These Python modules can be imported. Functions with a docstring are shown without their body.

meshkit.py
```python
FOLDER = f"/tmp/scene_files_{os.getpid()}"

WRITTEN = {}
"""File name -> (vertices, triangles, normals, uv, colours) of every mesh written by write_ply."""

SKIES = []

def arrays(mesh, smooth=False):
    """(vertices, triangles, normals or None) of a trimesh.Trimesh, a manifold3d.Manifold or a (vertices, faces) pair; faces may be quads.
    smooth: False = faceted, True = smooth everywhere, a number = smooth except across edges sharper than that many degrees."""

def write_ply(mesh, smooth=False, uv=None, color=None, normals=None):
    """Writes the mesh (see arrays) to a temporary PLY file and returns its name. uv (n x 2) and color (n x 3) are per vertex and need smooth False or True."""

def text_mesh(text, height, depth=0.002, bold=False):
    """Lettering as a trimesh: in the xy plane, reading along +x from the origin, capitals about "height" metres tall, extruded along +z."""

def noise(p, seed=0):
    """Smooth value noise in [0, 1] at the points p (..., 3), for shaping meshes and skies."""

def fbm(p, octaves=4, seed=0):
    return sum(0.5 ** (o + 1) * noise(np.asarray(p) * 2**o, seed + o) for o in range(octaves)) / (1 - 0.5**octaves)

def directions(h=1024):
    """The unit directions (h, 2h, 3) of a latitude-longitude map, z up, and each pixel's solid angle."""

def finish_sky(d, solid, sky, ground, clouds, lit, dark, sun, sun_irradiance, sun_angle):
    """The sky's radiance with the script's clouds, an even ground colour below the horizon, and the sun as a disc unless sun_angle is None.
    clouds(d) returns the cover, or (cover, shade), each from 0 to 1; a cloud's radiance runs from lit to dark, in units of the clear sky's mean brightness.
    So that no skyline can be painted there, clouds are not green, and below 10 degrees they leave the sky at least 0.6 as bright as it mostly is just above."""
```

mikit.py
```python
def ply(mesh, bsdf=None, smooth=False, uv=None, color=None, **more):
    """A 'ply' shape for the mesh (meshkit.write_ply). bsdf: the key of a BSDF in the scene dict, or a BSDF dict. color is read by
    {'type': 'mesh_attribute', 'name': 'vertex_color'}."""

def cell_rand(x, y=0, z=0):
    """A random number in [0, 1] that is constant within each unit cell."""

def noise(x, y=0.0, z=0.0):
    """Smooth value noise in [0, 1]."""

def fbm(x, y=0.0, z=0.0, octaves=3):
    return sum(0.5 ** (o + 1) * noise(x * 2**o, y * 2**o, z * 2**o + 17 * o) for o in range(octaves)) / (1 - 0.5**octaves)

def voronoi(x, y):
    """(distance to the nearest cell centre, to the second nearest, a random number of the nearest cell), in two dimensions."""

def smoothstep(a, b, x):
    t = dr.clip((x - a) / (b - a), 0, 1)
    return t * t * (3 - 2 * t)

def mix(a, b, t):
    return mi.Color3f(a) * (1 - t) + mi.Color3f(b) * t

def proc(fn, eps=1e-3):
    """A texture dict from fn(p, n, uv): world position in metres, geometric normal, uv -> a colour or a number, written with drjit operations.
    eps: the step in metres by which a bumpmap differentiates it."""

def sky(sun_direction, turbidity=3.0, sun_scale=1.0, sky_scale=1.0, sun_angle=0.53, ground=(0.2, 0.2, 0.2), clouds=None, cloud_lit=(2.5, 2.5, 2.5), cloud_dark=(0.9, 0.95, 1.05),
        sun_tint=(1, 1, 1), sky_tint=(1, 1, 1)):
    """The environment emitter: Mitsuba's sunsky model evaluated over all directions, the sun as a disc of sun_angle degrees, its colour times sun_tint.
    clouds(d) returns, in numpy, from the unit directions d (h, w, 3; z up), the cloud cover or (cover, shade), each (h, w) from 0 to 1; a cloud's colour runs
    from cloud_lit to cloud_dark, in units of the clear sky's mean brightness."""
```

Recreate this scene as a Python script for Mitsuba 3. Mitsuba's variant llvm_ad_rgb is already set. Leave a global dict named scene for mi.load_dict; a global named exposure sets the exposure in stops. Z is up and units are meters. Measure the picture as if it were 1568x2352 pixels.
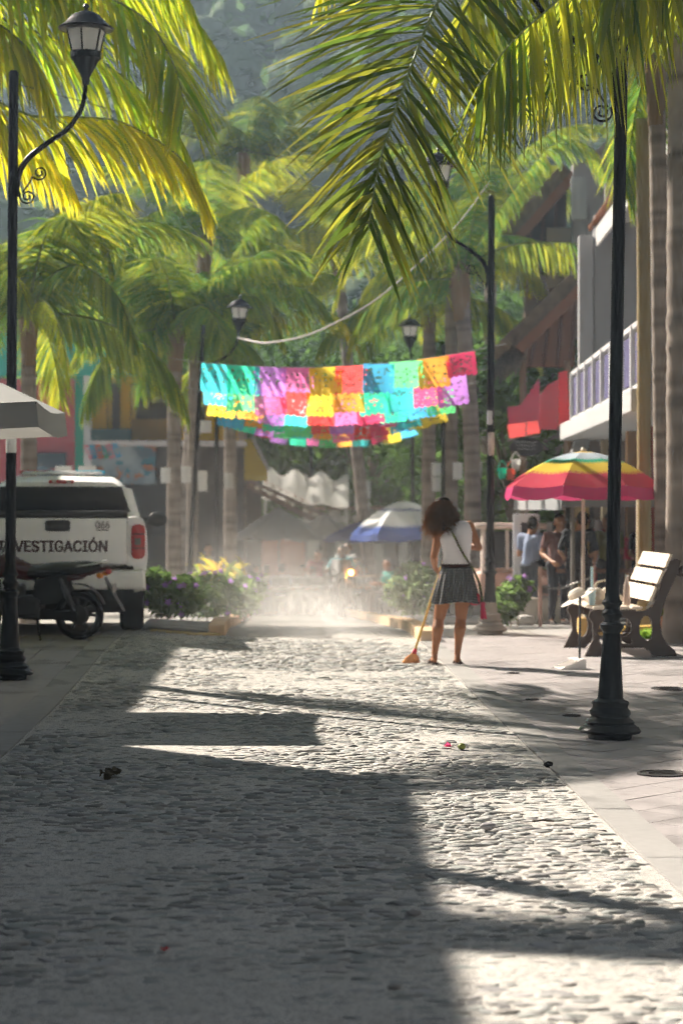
import math, numpy as np, trimesh, mitsuba as mi, mikit, meshkit, drjit as dr
import manifold3d as m3
from shapely.geometry import Polygon, Point, box as sbox
from collections import Counter
from mikit import fbm, noise, voronoi, smoothstep, mix, proc, cell_rand
T = mi.ScalarTransform4f
scene, labels = {}, {}

# ---------------------------------------------------------------- camera, light, exposure
F, CU, HV, EYE = 5000.0, 784.0, 1165.0, 1.6      # lens and horizon measured on a 1568 x 2352 view of the photograph
scene['camera'] = {'type': 'thinlens', 'fov': math.degrees(2 * math.atan(784 / F)), 'fov_axis': 'x', 'near_clip': 0.2, 'far_clip': 3000.0,
                   'aperture_radius': 0.0138, 'focus_distance': 13.5,
                   'to_world': T().look_at(origin=[0, 0, EYE], target=[0, 10, EYE - 10 * 11 / F], up=[0, 0, 1]),
                   'medium': {'type': 'ref', 'id': 'air'}}
SUN_EL = math.radians(37)
SUN = np.array([-0.70 * math.cos(SUN_EL), 0.714 * math.cos(SUN_EL), math.sin(SUN_EL)])
scene['sun_and_sky'] = mikit.sky(SUN.tolist(), turbidity=3.0, sun_angle=0.6, sun_tint=(0.93, 1.05, 1.30), sky_scale=0.17, sky_tint=(1.28, 1.03, 0.84))
exposure = 3.45
HAZE = 0.00065
scene['air'] = {'type': 'homogeneous', 'albedo': {'type': 'rgb', 'value': [0.95, 0.95, 0.95]}, 'sigma_t': {'type': 'rgb', 'value': [HAZE * .76, HAZE, HAZE * 1.25]},
                'phase': {'type': 'hg', 'g': 0.35}}

# ---------------------------------------------------------------- helpers
R = np.random.default_rng(11)
V3 = lambda *a: np.array(a, float)
def unit(v):
    v = np.asarray(v, float); return v / (np.linalg.norm(v, axis=-1, keepdims=True) + 1e-12)
def sst(a, b, x):
    t = np.clip((np.asarray(x, float) - a) / (b - a), 0, 1); return t * t * (3 - 2 * t)
def zg(x, y):
    """Height of the ground: a low hump where the cobbles end, then the street falls away."""
    x, y = np.asarray(x, float), np.asarray(y, float)
    s = x + .0295 * y
    hump = (0.16 - .12 * sst(-2.0, 0.2, s)) * sst(16, 24.5, y) * (1 - sst(27, 33, y))
    k = (y - 28.5) / 1.5
    drop = 0.042 * 1.5 * np.where(k > 20, k, np.log1p(np.exp(np.minimum(k, 20))))
    return hump - np.minimum(drop, 1.95)
def P(u, v, d): return V3((u - CU) / F * d, d, EYE + (HV - v) / F * d)
def G(u, v):
    """The point of the ground seen at a place of the view."""
    lo, hi = 4.0, 90.0
    for _ in range(50):
        m = (lo + hi) / 2; p = P(u, v, m)
        if p[2] > zg(p[0], m): lo = m
        else: hi = m
    p = P(u, v, lo); p[2] = float(zg(p[0], p[1])); return p
def on(x, y, dz=0): return V3(x, y, float(zg(x, y)) + dz)
def sx(s, y): return s - .0295 * y                 # the street runs a little to the left of straight ahead

def tm(v, f): return trimesh.Trimesh(np.asarray(v, float), np.asarray(f, int), process=False)
def cat(*ms):
    out = []
    for m in ms: out += list(m) if isinstance(m, (list, tuple)) else [m]
    return trimesh.util.concatenate(out) if len(out) > 1 else out[0]
def xf(m, M):
    m = m.copy(); m.apply_transform(np.asarray(M, float)); return m
def mv(m, x=0, y=0, z=0):
    m = m.copy(); m.apply_translation([x, y, z]); return m
def RX(a): return trimesh.transformations.rotation_matrix(a, [1, 0, 0])
def RY(a): return trimesh.transformations.rotation_matrix(a, [0, 1, 0])
def RZ(a): return trimesh.transformations.rotation_matrix(a, [0, 0, 1])
def TR(x, y, z): return trimesh.transformations.translation_matrix([x, y, z])
def SC(a, b=None, c=None): return np.diag([a, b or a, c or a, 1.0])
def box(sx_, sy_, sz_, c=(0, 0, 0)): return mv(trimesh.creation.box((sx_, sy_, sz_)), *c)
def bb(x0, x1, y0, y1, z0, z1): return box(x1 - x0, y1 - y0, z1 - z0, ((x0 + x1) / 2, (y0 + y1) / 2, (z0 + z1) / 2))
def hull(p): return trimesh.convex.convex_hull(np.asarray(p, float))
def rbox(a, b, c, at=(0, 0, 0), r=.02):
    pts = []
    for i in (-1, 1):
        for j in (-1, 1):
            for k in (-1, 1):
                x, y, z = i * a / 2, j * b / 2, k * c / 2
                pts += [(x - i * r, y - j * r * .3, z - k * r * .3), (x - i * r * .3, y - j * r, z - k * r * .3), (x - i * r * .3, y - j * r * .3, z - k * r), (x, y - j * r, z - k * r), (x - i * r, y, z - k * r), (x - i * r, y - j * r, z)]
    return mv(hull(pts), *at)
def tube(pts, r, sides=8, caps=True, squash=1.0):
    p = np.asarray(pts, float); n = len(p)
    r = np.broadcast_to(np.asarray(r, float), (n,))
    t = unit(np.gradient(p, axis=0))
    a = np.zeros_like(p)
    ref = V3(0, 0, 1) if abs(t[0][2]) < .9 else V3(1, 0, 0)
    for i in range(n):
        v = ref - t[i] * np.dot(ref, t[i])
        if np.linalg.norm(v) < 1e-4: v = np.cross(t[i], V3(.3, .5, .8))
        a[i] = unit(v); ref = a[i]
    b = np.cross(t, a); an = np.arange(sides) * 2 * np.pi / sides
    v = (p[:, None] + r[:, None, None] * (np.cos(an)[None, :, None] * a[:, None] + squash * np.sin(an)[None, :, None] * b[:, None])).reshape(-1, 3)
    i, j = np.meshgrid(np.arange(n - 1), np.arange(sides), indexing='ij')
    q = np.stack([i * sides + j, i * sides + (j + 1) % sides, (i + 1) * sides + (j + 1) % sides, (i + 1) * sides + j], -1).reshape(-1, 4)
    f = np.vstack([q[:, [0, 1, 2]], q[:, [0, 2, 3]]])
    if caps:
        v = np.vstack([v, p[0], p[-1]]); k = np.arange(sides); e = (n - 1) * sides
        f = np.vstack([f, np.stack([(k + 1) % sides, k, k * 0 + n * sides], 1), np.stack([e + k, e + (k + 1) % sides, k * 0 + n * sides + 1], 1)])
    return tm(v, f)
def spline(pts, n=24):
    p = np.asarray(pts, float); q = np.vstack([2 * p[0] - p[1], p, 2 * p[-1] - p[-2]])
    out = []
    m = len(p) - 1
    for x in np.linspace(0, m, n):
        i = min(int(x), m - 1); t = x - i; a, b, c, d = q[i:i + 4]
        out.append(.5 * (2 * b + (c - a) * t + (2 * a - 5 * b + 4 * c - d) * t * t + (3 * b - a - 3 * c + d) * t ** 3))
    return np.array(out)
def lathe(prof, n=24, c=(0, 0, 0), axis='z'):
    pr = np.asarray(prof, float); k = len(pr); an = np.arange(n) * 2 * np.pi / n
    v = np.stack([pr[:, None, 0] * np.cos(an), pr[:, None, 0] * np.sin(an), np.repeat(pr[:, None, 1], n, 1)], -1).reshape(-1, 3)
    i, j = np.meshgrid(np.arange(k - 1), np.arange(n), indexing='ij')
    q = np.stack([i * n + j, i * n + (j + 1) % n, (i + 1) * n + (j + 1) % n, (i + 1) * n + j], -1).reshape(-1, 4)
    m = tm(v, np.vstack([q[:, [0, 1, 2]], q[:, [0, 2, 3]]]))
    if axis == 'x': m.apply_transform(RY(math.pi / 2))
    if axis == 'y': m.apply_transform(RX(-math.pi / 2))
    return mv(m, *c)
def prism(poly, d, plane='xz', at=(0, 0, 0)):
    """A 2-D outline made into a slab: in the xz plane (thickness along y), yz (along x) or xy (along z), centred on its thickness."""
    p = poly if hasattr(poly, 'exterior') else Polygon(poly)
    m = trimesh.creation.extrude_polygon(p.buffer(0), d, engine='earcut'); m.apply_translation([0, 0, -d / 2])
    if plane == 'xz': m.apply_transform(RX(math.pi / 2))
    if plane == 'yz': m.apply_transform(RY(math.pi / 2) @ RZ(math.pi / 2))
    return mv(m, *at)
def sph(r, c=(0, 0, 0), s=(1, 1, 1), sub=2):
    m = trimesh.creation.icosphere(subdivisions=sub, radius=r); m.apply_transform(SC(*s)); return mv(m, *c)
def beam(a, b, w, h=None):
    a, b = np.asarray(a, float), np.asarray(b, float); h = h or w; t = unit(b - a)
    s = np.cross(t, V3(0, 0, 1)); s = unit(s) if np.linalg.norm(s) > 1e-3 else V3(1, 0, 0); u = np.cross(s, t)
    v = [q + i * s * w / 2 + j * u * h / 2 for q in (a, b) for i in (-1, 1) for j in (-1, 1)]
    return hull(v)
def sheet(fn, us, vs):
    """A grid surface fn(u, v) -> (..., 3)."""
    U, W = np.meshgrid(us, vs, indexing='ij'); v = fn(U, W).reshape(-1, 3); n = len(vs)
    i, j = np.meshgrid(np.arange(len(us) - 1), np.arange(n - 1), indexing='ij')
    q = np.stack([i * n + j, (i + 1) * n + j, (i + 1) * n + j + 1, i * n + j + 1], -1).reshape(-1, 4)
    return tm(v, np.vstack([q[:, [0, 1, 2]], q[:, [0, 2, 3]]]))
def blobs(bones, edge=.03, it=8, seg=14):
    """One smooth surface round a skeleton of tapering bones (a, b, ra, rb)."""
    ms = []
    for a, b, ra, rb in bones:
        sp = [m3.Manifold.sphere(r, seg).translate([float(x) for x in q]) for q, r in ((a, ra), (b, rb))]
        ms.append(m3.Manifold.batch_hull(sp))
    m = m3.Manifold.batch_boolean(ms, m3.OpType.Add).refine_to_length(edge).to_mesh()
    t = trimesh.Trimesh(m.vert_properties[:, :3], m.tri_verts, process=True)
    trimesh.smoothing.filter_taubin(t, lamb=.5, nu=.52, iterations=it)
    return t
ident = np.eye(4)
used = Counter()
def name_key(k):
    used[k] += 1
    return k if used[k] == 1 else f'{k}_{used[k] - 1:03d}'
PALETTE, PAL = {}, {}
def pal_fn(p, n, uv):
    """The colour written in a mesh's uv: u picks a hue of the palette, v is the brightness."""
    return dr.gather(mi.Color3f, PAL['a'], mi.UInt32(uv.x)) * uv.y
def hue_ids(c):
    b = c.max(1); q = np.round(c / np.maximum(b, 1e-6)[:, None] * 40).astype(int)
    u, inv = np.unique(q, axis=0, return_inverse=True)
    ids = np.array([PALETTE.setdefault(tuple(x), len(PALETTE)) for x in u.tolist()])
    return ids[inv.ravel()], b
def S(mesh, bsdf='matte', col=None, smooth=False, uv=None, var=.0):
    """The shape dict of a mesh; col is a colour, an array, or a function of the vertices."""
    if smooth is not False and smooth is not True:
        mesh = trimesh.graph.smooth_shade(mesh, angle=math.radians(smooth), facet_minarea=None); smooth = True
    if bsdf not in VC: return mikit.ply(mesh, bsdf, smooth=smooth, uv=uv)
    col = (.5, .5, .5) if col is None else col
    v, f, n = meshkit.arrays(mesh, smooth)
    c = col(v) if callable(col) else np.asarray(col, float)
    if c.ndim == 1: c = np.tile(c, (len(v), 1))
    if var: c = c * (1 + var * 2 * (meshkit.fbm(v * 7, 3)[:, None] - .5))
    c = np.clip(c, 0, 1); ids, b = hue_ids(c)
    if len(set(ids.tolist())) > 1:                      # several hues: one per face
        fc = c[f].mean(1); v = v[f].reshape(-1, 3); n = None if n is None else n[f].reshape(-1, 3)
        ids, b = hue_ids(fc); ids, b = np.repeat(ids, 3), np.repeat(b, 3); f = np.arange(len(v)).reshape(-1, 3)
    path = meshkit.write_ply(tm(v, f), False, uv=np.stack([ids + .5, b], 1), normals=n)
    return {'type': 'ply', 'filename': path, 'face_normals': n is None, 'bsdf': {'type': 'ref', 'id': bsdf}}
def say(k, label, cat_=None, group=None, kind=None):
    labels[k] = {'label': label}
    if cat_: labels[k]['category'] = cat_
    if group: labels[k]['group'] = group
    if kind: labels[k]['kind'] = kind
def thing(name, label, cat_, group=None, kind=None):
    k = name_key(name); say(k, label, cat_, group, kind); return k
def part(par, name, mesh, bsdf='matte', col=None, smooth=False, uv=None, var=0., label=None, M=None, kind=None):
    k = name_key(f'{par}__{name}')
    d = S(mesh, bsdf, col, smooth, uv, var) if not isinstance(mesh, dict) else dict(mesh)
    if M is not None: d['to_world'] = T(np.asarray(M, float))
    scene[k] = d
    if label or kind:
        labels[k] = {}
        if label: labels[k]['label'] = label
        if kind: labels[k]['kind'] = kind
    return k
def solo(name, mesh, bsdf, label, cat_, col=None, smooth=False, uv=None, var=0., group=None, kind=None):
    k = name_key(name); scene[k] = S(mesh, bsdf, col, smooth, uv, var); say(k, label, cat_, group, kind); return k
def struct(name, mesh, bsdf, col=None, smooth=False, uv=None, label=None, var=0):
    k = name_key(name); scene[k] = S(mesh, bsdf, col, smooth, uv, var); labels[k] = {'kind': 'structure'}
    if label: labels[k]['label'] = label
    return k
class Kit:
    """Parts built once and set down many times, each time under a key of its own."""
    def __init__(self): self.parts = []
    def add(self, name, mesh, bsdf='matte', col=None, smooth=False, uv=None, var=0.):
        self.parts.append((name, S(mesh, bsdf, col, smooth, uv, var))); return name
    def put(self, root, M, skip=()):
        names = Counter()
        for n, d in self.parts:
            if n in skip: continue
            names[n] += 1
            k = f'{root}__{n}' + ('' if names[n] == 1 else f'_{names[n] - 1:03d}')
            scene[k] = {**d, 'to_world': T(np.asarray(M, float))}

# ---------------------------------------------------------------- materials
VCOL = proc(pal_fn)
VC = set()
def vmat(name, rough=.7, spec=.4, two=True, **kw):
    d = {'type': 'principled', 'base_color': VCOL, 'roughness': rough, 'specular': spec, **kw}
    scene[name] = {'type': 'twosided', 'bsdf': d} if two else d; VC.add(name)
def rgbm(name, col, rough=.5, spec=.5, **kw):
    col = {'type': 'rgb', 'value': list(col)} if not isinstance(col, dict) else col
    scene[name] = {'type': 'twosided', 'bsdf': {'type': 'principled', 'base_color': col, 'roughness': rough, 'specular': spec, **kw}}
def bumpy(name, fn, scale=1.0, eps=2e-3):
    inner = scene[name]['bsdf'] if scene[name]['type'] == 'twosided' else scene[name]
    scene[name] = {'type': 'twosided', 'bsdf': {'type': 'bumpmap', 'arbitrary': proc(fn, eps), 'scale': scale, 'bsdf': inner}}
vmat('matte', .8, .25); vmat('satin', .45, .5); vmat('gloss', .18, .5, clearcoat=.5, clearcoat_gloss=.9)
vmat('metal', .32, .5, metallic=.9); vmat('skin', .5, .4); vmat('hair', .8, .08); vmat('stone', .72, .35)
vmat('bark', .9, .15)
bumpy('stone', lambda p, n, uv: .005 * noise(p.x * 60, p.y * 60, p.z * 60))
def thin(name, trans, rough=.4, spec=.5, **kw):
    scene[name] = {'type': 'principledthin', 'base_color': VCOL, 'roughness': rough, 'diff_trans': trans, 'spec_trans': 0.0, 'eta': 1.4, **kw}; VC.add(name)
thin('leaf', 1.5, .28); thin('dark_leaf', 1.05, .22); thin('paper', 1.35, .7); thin('canvas', .55, .8); thin('fuzz', .9, .6)
rgbm('black_paint', (.004, .005, .007), .28, .16)
rgbm('dark_glass', (.004, .005, .008), .08, .08)
rgbm('lens_red', (.42, .012, .012), .12, .6, clearcoat=1.0)
scene['frosted'] = {'type': 'principledthin', 'base_color': {'type': 'rgb', 'value': [.86, .86, .84]}, 'roughness': .5, 'diff_trans': 1.0, 'spec_trans': 0.0, 'eta': 1.5}
scene['clear_glass'] = {'type': 'thindielectric'}
def soil(p, n, uv):
    a = fbm(p.x * 2.1, p.y * 2.1, 0, 3); b = fbm(p.x * 34, p.y * 34, 0, 2)
    g = smoothstep(.60, .72, noise(p.x * 120, p.y * 120, 3)) * .35
    return mix((.33, .32, .30), (.49, .47, .44), a * .6 + b * .5) * (1 - g)
rgbm('soil', proc(soil), .95, .1)
bumpy('soil', lambda p, n, uv: .008 * fbm(p.x * 30, p.y * 30, 0, 2))
def dusty(p, n, uv):
    a = fbm(p.x * .9, p.y * .5, 0, 3); b = fbm(p.x * 12, p.y * 7, 0, 2)
    return mix((.23, .22, .205), (.35, .335, .31), a * .7 + b * .35)
rgbm('dusty_road', proc(dusty), .95, .1)
def slab(p, n, uv):
    a = fbm(p.x * 1.3, p.y * 1.3, 2, 3); b = fbm(p.x * 26, p.y * 26, 0, 2)
    st = smoothstep(.58, .75, fbm(p.x * 2.7, p.y * 2.7, 9, 3)) * .22
    return mix((.225, .22, .213), (.31, .302, .292), a * .6 + b * .4) * (1 - st)
rgbm('concrete', proc(slab), .85, .25)
def tile_fn(p, n, uv):
    a = fbm(p.x * 1.1, p.y * 1.1, 5, 3); b = fbm(p.x * 30, p.y * 30, 0, 2)
    st = smoothstep(.56, .74, fbm(p.x * 1.9, p.y * 1.9, 4, 3)) * .36
    return mix((.235, .215, .215), (.325, .30, .298), a * .65 + b * .35) * (1 - st)
rgbm('pink_tile', proc(tile_fn), .62, .45)
bumpy('pink_tile', lambda p, n, uv: .003 * noise(p.x * 22, p.y * 22, 0))
def plaster_fn(p, n, uv):
    a = fbm(p.x * .8, p.y * .8, p.z * .5, 3); dr_ = smoothstep(.55, .8, fbm(p.x * 3, p.y * 3, p.z * .4, 3)) * .3
    return mix((.27, .27, .28), (.37, .37, .38), a) * (1 - dr_)
rgbm('plaster', proc(plaster_fn), .9, .2)
def hill_fn(p, n, uv):
    a = fbm(p.x * .08, p.y * .08, p.z * .08, 3)
    return mix((.06, .095, .06), (.13, .18, .10), a)
rgbm('hillside_green', proc(hill_fn), .95, .1)
def wood_fn(p, n, uv):
    g = fbm(p.x * 30 + p.y * 2, p.y * 4, p.z * 40, 3)
    return mix((.52, .44, .35), (.74, .66, .56), g)
rgbm('slat_wood', proc(wood_fn), .35, .5, clearcoat=.4)
def thatch_fn(p, n, uv):
    g = fbm(p.x * 8, p.y * 30, p.z * 5, 3)
    return mix((.06, .045, .03), (.20, .15, .10), g)
rgbm('thatch', proc(thatch_fn), .95, .1)
def skirt_fn(p, n, uv):
    v = uv.y * 15 + .15 * dr.sin(uv.x * 2 * math.pi * 22)
    w = smoothstep(.37, .42, dr.abs(v - dr.floor(v) - .5) )
    return mix((.012, .014, .018), (.40, .39, .385), w)
rgbm('skirt_cloth', proc(skirt_fn), .85, .2)
def mural_fn(p, n, uv):
    a = fbm(p.x * 1.6, p.y * 1.6, p.z * 1.6, 3); b = fbm(p.x * 4 + 7, p.z * 4, 3, 2)
    c = mix((.10, .16, .22), (.30, .37, .42), smoothstep(.35, .65, a))
    c = mix(c, (.06, .20, .28), smoothstep(.58, .66, b)); return mix(c, (.34, .14, .08), smoothstep(.66, .72, fbm(p.x * 5, p.z * 5, 8, 3)))
rgbm('mural_paint', proc(mural_fn), .9, .2)
def greywall_fn(p, n, uv):
    a = fbm(p.x * .9, p.y * .9, p.z * .9, 3); d_ = smoothstep(.5, .75, fbm(p.x * 5, p.y * 5, p.z * .9, 3))
    return mix((.17, .16, .17), (.27, .26, .27), a) * (1 - .4 * d_)
rgbm('grey_render', proc(greywall_fn), .92, .15)
# ---------------------------------------------------------------- the ground, road and pavements
def ground_sheet(s0, s1, y0, y1, dz, ns=12, ny=60, skew=True):
    def f(a, b):
        x = a - (.0295 * b if skew else 0); return np.stack([x, b, zg(x, b) + dz], -1)
    return sheet(f, np.linspace(s0, s1, ns), np.linspace(y0, y1, ny))
xs = np.concatenate([-np.geomspace(250, 8, 14), np.linspace(-7, 7, 15), np.geomspace(8, 250, 14)])
ys = np.concatenate([[-60, -20, -5], np.linspace(0, 90, 91), np.geomspace(100, 432, 10)])
struct('ground', sheet(lambda a, b: np.stack([a, b, zg(a, b) - .03], -1), xs, ys), 'dusty_road', smooth=True, label='dusty ground under the street')
road = ground_sheet(-1.76, 1.665, 3.0, 26.0, 0, 40, 260)
rv = np.array(road.vertices); rv[:, 2] += .018 * (meshkit.fbm(rv * [1.6, 1.6, 0], 3, 5) - .5); road.vertices = rv
ROAD = struct('cobbled_road', road, 'soil', smooth=True, label='cobbled street of river stones set in sandy dirt')
struct('far_road', ground_sheet(-2.6, 4.0, 25.6, 92, -.004, 10, 90), 'dusty_road', smooth=True, label='pale dusty street beyond the cobbles')
struct('side_street', sheet(lambda a, b: np.stack([a, b, zg(a, b) + .004 + 0 * a], -1), np.linspace(2.4, 30, 24), np.linspace(26.6, 33.5, 12)),
       'concrete', smooth=True, label='grey side street crossing behind the second right lamp post')

def stone_mesh(rng):
    m = trimesh.creation.icosphere(subdivisions=1, radius=1.0); v = np.array(m.vertices)
    v *= (1 + .34 * (meshkit.noise(v * 1.3 + rng.uniform(0, 50, 3)) - .5))[:, None]
    v = np.sign(v) * np.abs(v) ** .82
    keep = v[m.faces][:, :, 2].max(1) > -.05
    return v, np.array(m.faces)[keep]
SHAPES_ = [stone_mesh(R) for _ in range(14)]
TONES = 1.12 * np.array([(.235, .255, .262), (.215, .248, .245), (.265, .268, .27), (.32, .30, .28), (.17, .18, .185), (.38, .37, .355), (.25, .252, .265), (.30, .285, .275)])
TONES = TONES * .55 + .45 * np.array((.312, .296, .268))
stones = []
y = 3.2
while y < 25.9:
    grow = 1.0 + .25 * (y > 18)
    th = R.uniform(.034, .060) * grow
    x = -1.757 + R.uniform(0, .06)
    while x < 1.66:
        w = R.uniform(.045, .125) * grow * (1.25 if R.random() < .10 else 1)
        if x + w > 1.67: break
        cx, cy = x + w / 2 - .0295 * y, y + R.normal(0, .016)
        bury = meshkit.fbm(np.array([[cx * .9, cy * .55, 3.0]]), 3)[0]
        if R.random() > (.05 if bury < .45 else .26):
            hgt = max(.007, R.normal(.0095, .0045) - .012 * max(0, bury - .45) * 3)
            tone = TONES[R.choice(len(TONES), p=[.23, .16, .17, .13, .09, .07, .09, .06])] * R.uniform(.68, 1.28)
            v, f = SHAPES_[R.integers(len(SHAPES_))]
            a = R.normal(0, .13); q = v * [w * .50, th * R.uniform(.44, .56), hgt]
            q = q + [0, 0, 0]; tilt = R.normal(0, .10)
            q[:, 2] += q[:, 1] * tilt + q[:, 0] * R.normal(0, .07)
            q = np.stack([q[:, 0] * math.cos(a) - q[:, 1] * math.sin(a), q[:, 0] * math.sin(a) + q[:, 1] * math.cos(a), q[:, 2]], 1)
            q += [cx, cy, float(zg(cx, cy)) - .003]
            stones.append((cy, cx, q, f, tone))
        x += w + R.uniform(.003, .014)
    y += th * R.uniform(.94, 1.04)
vis = lambda s: abs(s[1]) < .157 * s[0] + .05 and s[0] > 6.6
near = sorted([i for i, s in enumerate(stones) if vis(stones[i])], key=lambda i: stones[i][0])[:300]
ns_ = set(near)
def stone_col(tone, q):
    return np.clip(tone * (1 + .5 * (meshkit.fbm(q * 22, 2)[:, None] - .5)), 0, 1)
for i in near:
    _, _, q, f, tone = stones[i]
    part(ROAD, 'cobble', tm(q, f), 'stone', stone_col(tone, q), smooth=True)
rest = [s for i, s in enumerate(stones) if i not in ns_]
off, vv, ff, cc = 0, [], [], []
for _, _, q, f, tone in rest:
    vv.append(q); ff.append(f + off); cc.append(stone_col(tone, q)); off += len(q)
part(ROAD, 'cobbles', tm(np.vstack(vv), np.vstack(ff)), 'stone', np.vstack(cc), smooth=True, kind='stuff')

def paver(poly, dz, h=.02, inset=.004):
    """One thin stone or tile lying on the ground, its upper edge eased."""
    p = np.array(Polygon(poly).exterior.coords)[:-1]
    if Polygon(poly).exterior.is_ccw is False: p = p[::-1]
    n = len(p); c = p.mean(0); ins = p + unit(c - p) * inset
    z = lambda q: zg(q[:, 0], q[:, 1]) + dz
    v = np.vstack([np.c_[ins, z(ins)], np.c_[p, z(p) - .004], np.c_[p, z(p) - h], [[c[0], c[1], float(zg(c[0], c[1])) + dz]]])
    f = []
    for i in range(n):
        j = (i + 1) % n
        f += [(3 * n, i, j), (i, n + i, n + j), (i, n + j, j), (n + i, 2 * n + i, 2 * n + j), (n + i, 2 * n + j, n + j)]
    return tm(v, f)
# the concrete strips along both sides of the cobbles
for nm, s0, s1, y0 in (('left_kerb_strip', -2.0, -1.757, 4.0), ('right_kerb_strip', 1.665, 1.875, 4.0)):
    k = struct(nm, ground_sheet(s0, s1, y0, 25.6, -.012, 3, 60), 'soil', label=f'flat concrete strip along the {nm.split("_")[0]} edge of the cobbles')
    y = y0
    while y < 25.2:
        L = R.uniform(1.25, 1.6); e = .004
        q = [(sx(s, t), t) for s, t in ((s0 + e, y + e), (s1 - e, y + e), (s1 - e, y + L - e), (s0 + e, y + L - e))]
        part(k, 'slab', paver(q, .010 + R.normal(0, .0015)), 'concrete'); y += L
# left pavement of square tiles, right pavement of tiles laid cornerwise
LP = struct('left_pavement', ground_sheet(-9.0, -2.0, 2.0, 36, -.014, 14, 90), 'concrete', label='tiled pavement on the shaded left side')
y = 11.0
while y < 24.9:
    for c in range(6):
        s0 = -2.003 - .42 * (c + 1); e = .003
        q = [(sx(s, t), t) for s, t in ((s0 + e, y + e), (s0 + .42 - e, y + e), (s0 + .42 - e, y + .42 - e), (s0 + e, y + .42 - e))]
        if sx(s0, y) > -.157 * (y + .6) - .35: part(LP, 'tile', paver(q, R.normal(0, .001)), 'pink_tile')
    y += .42
RP = struct('right_pavement', ground_sheet(1.875, 9.0, 2.0, 27.0, -.006, 16, 90), 'concrete', label='pink tiled pavement on the sunlit right side')
region = Polygon([(1.878, 7.0), (4.9, 7.0), (4.9, 26.8), (1.878, 26.8)])
D = .30; tiles = []
for i in range(-5, 130):
    for j in range(0, 30):
        cs, cy = 1.9 + j * D / 2 ** .5 * 2 / 2, 7 + i * D / 2 ** .5 * 2 / 2
        if (i + j) % 2: continue
        r_ = D / 2 ** .5 - .003
        d_ = Polygon([(cs - r_, cy), (cs, cy - r_), (cs + r_, cy), (cs, cy + r_)]).intersection(region)
        if d_.is_empty or d_.area < .002 or d_.geom_type != 'Polygon': continue
        if sx(cs, cy) > .157 * cy + .5: continue
        tiles.append((cy, [(sx(s, t), t) for s, t in list(d_.exterior.coords)[:-1]]))
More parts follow.
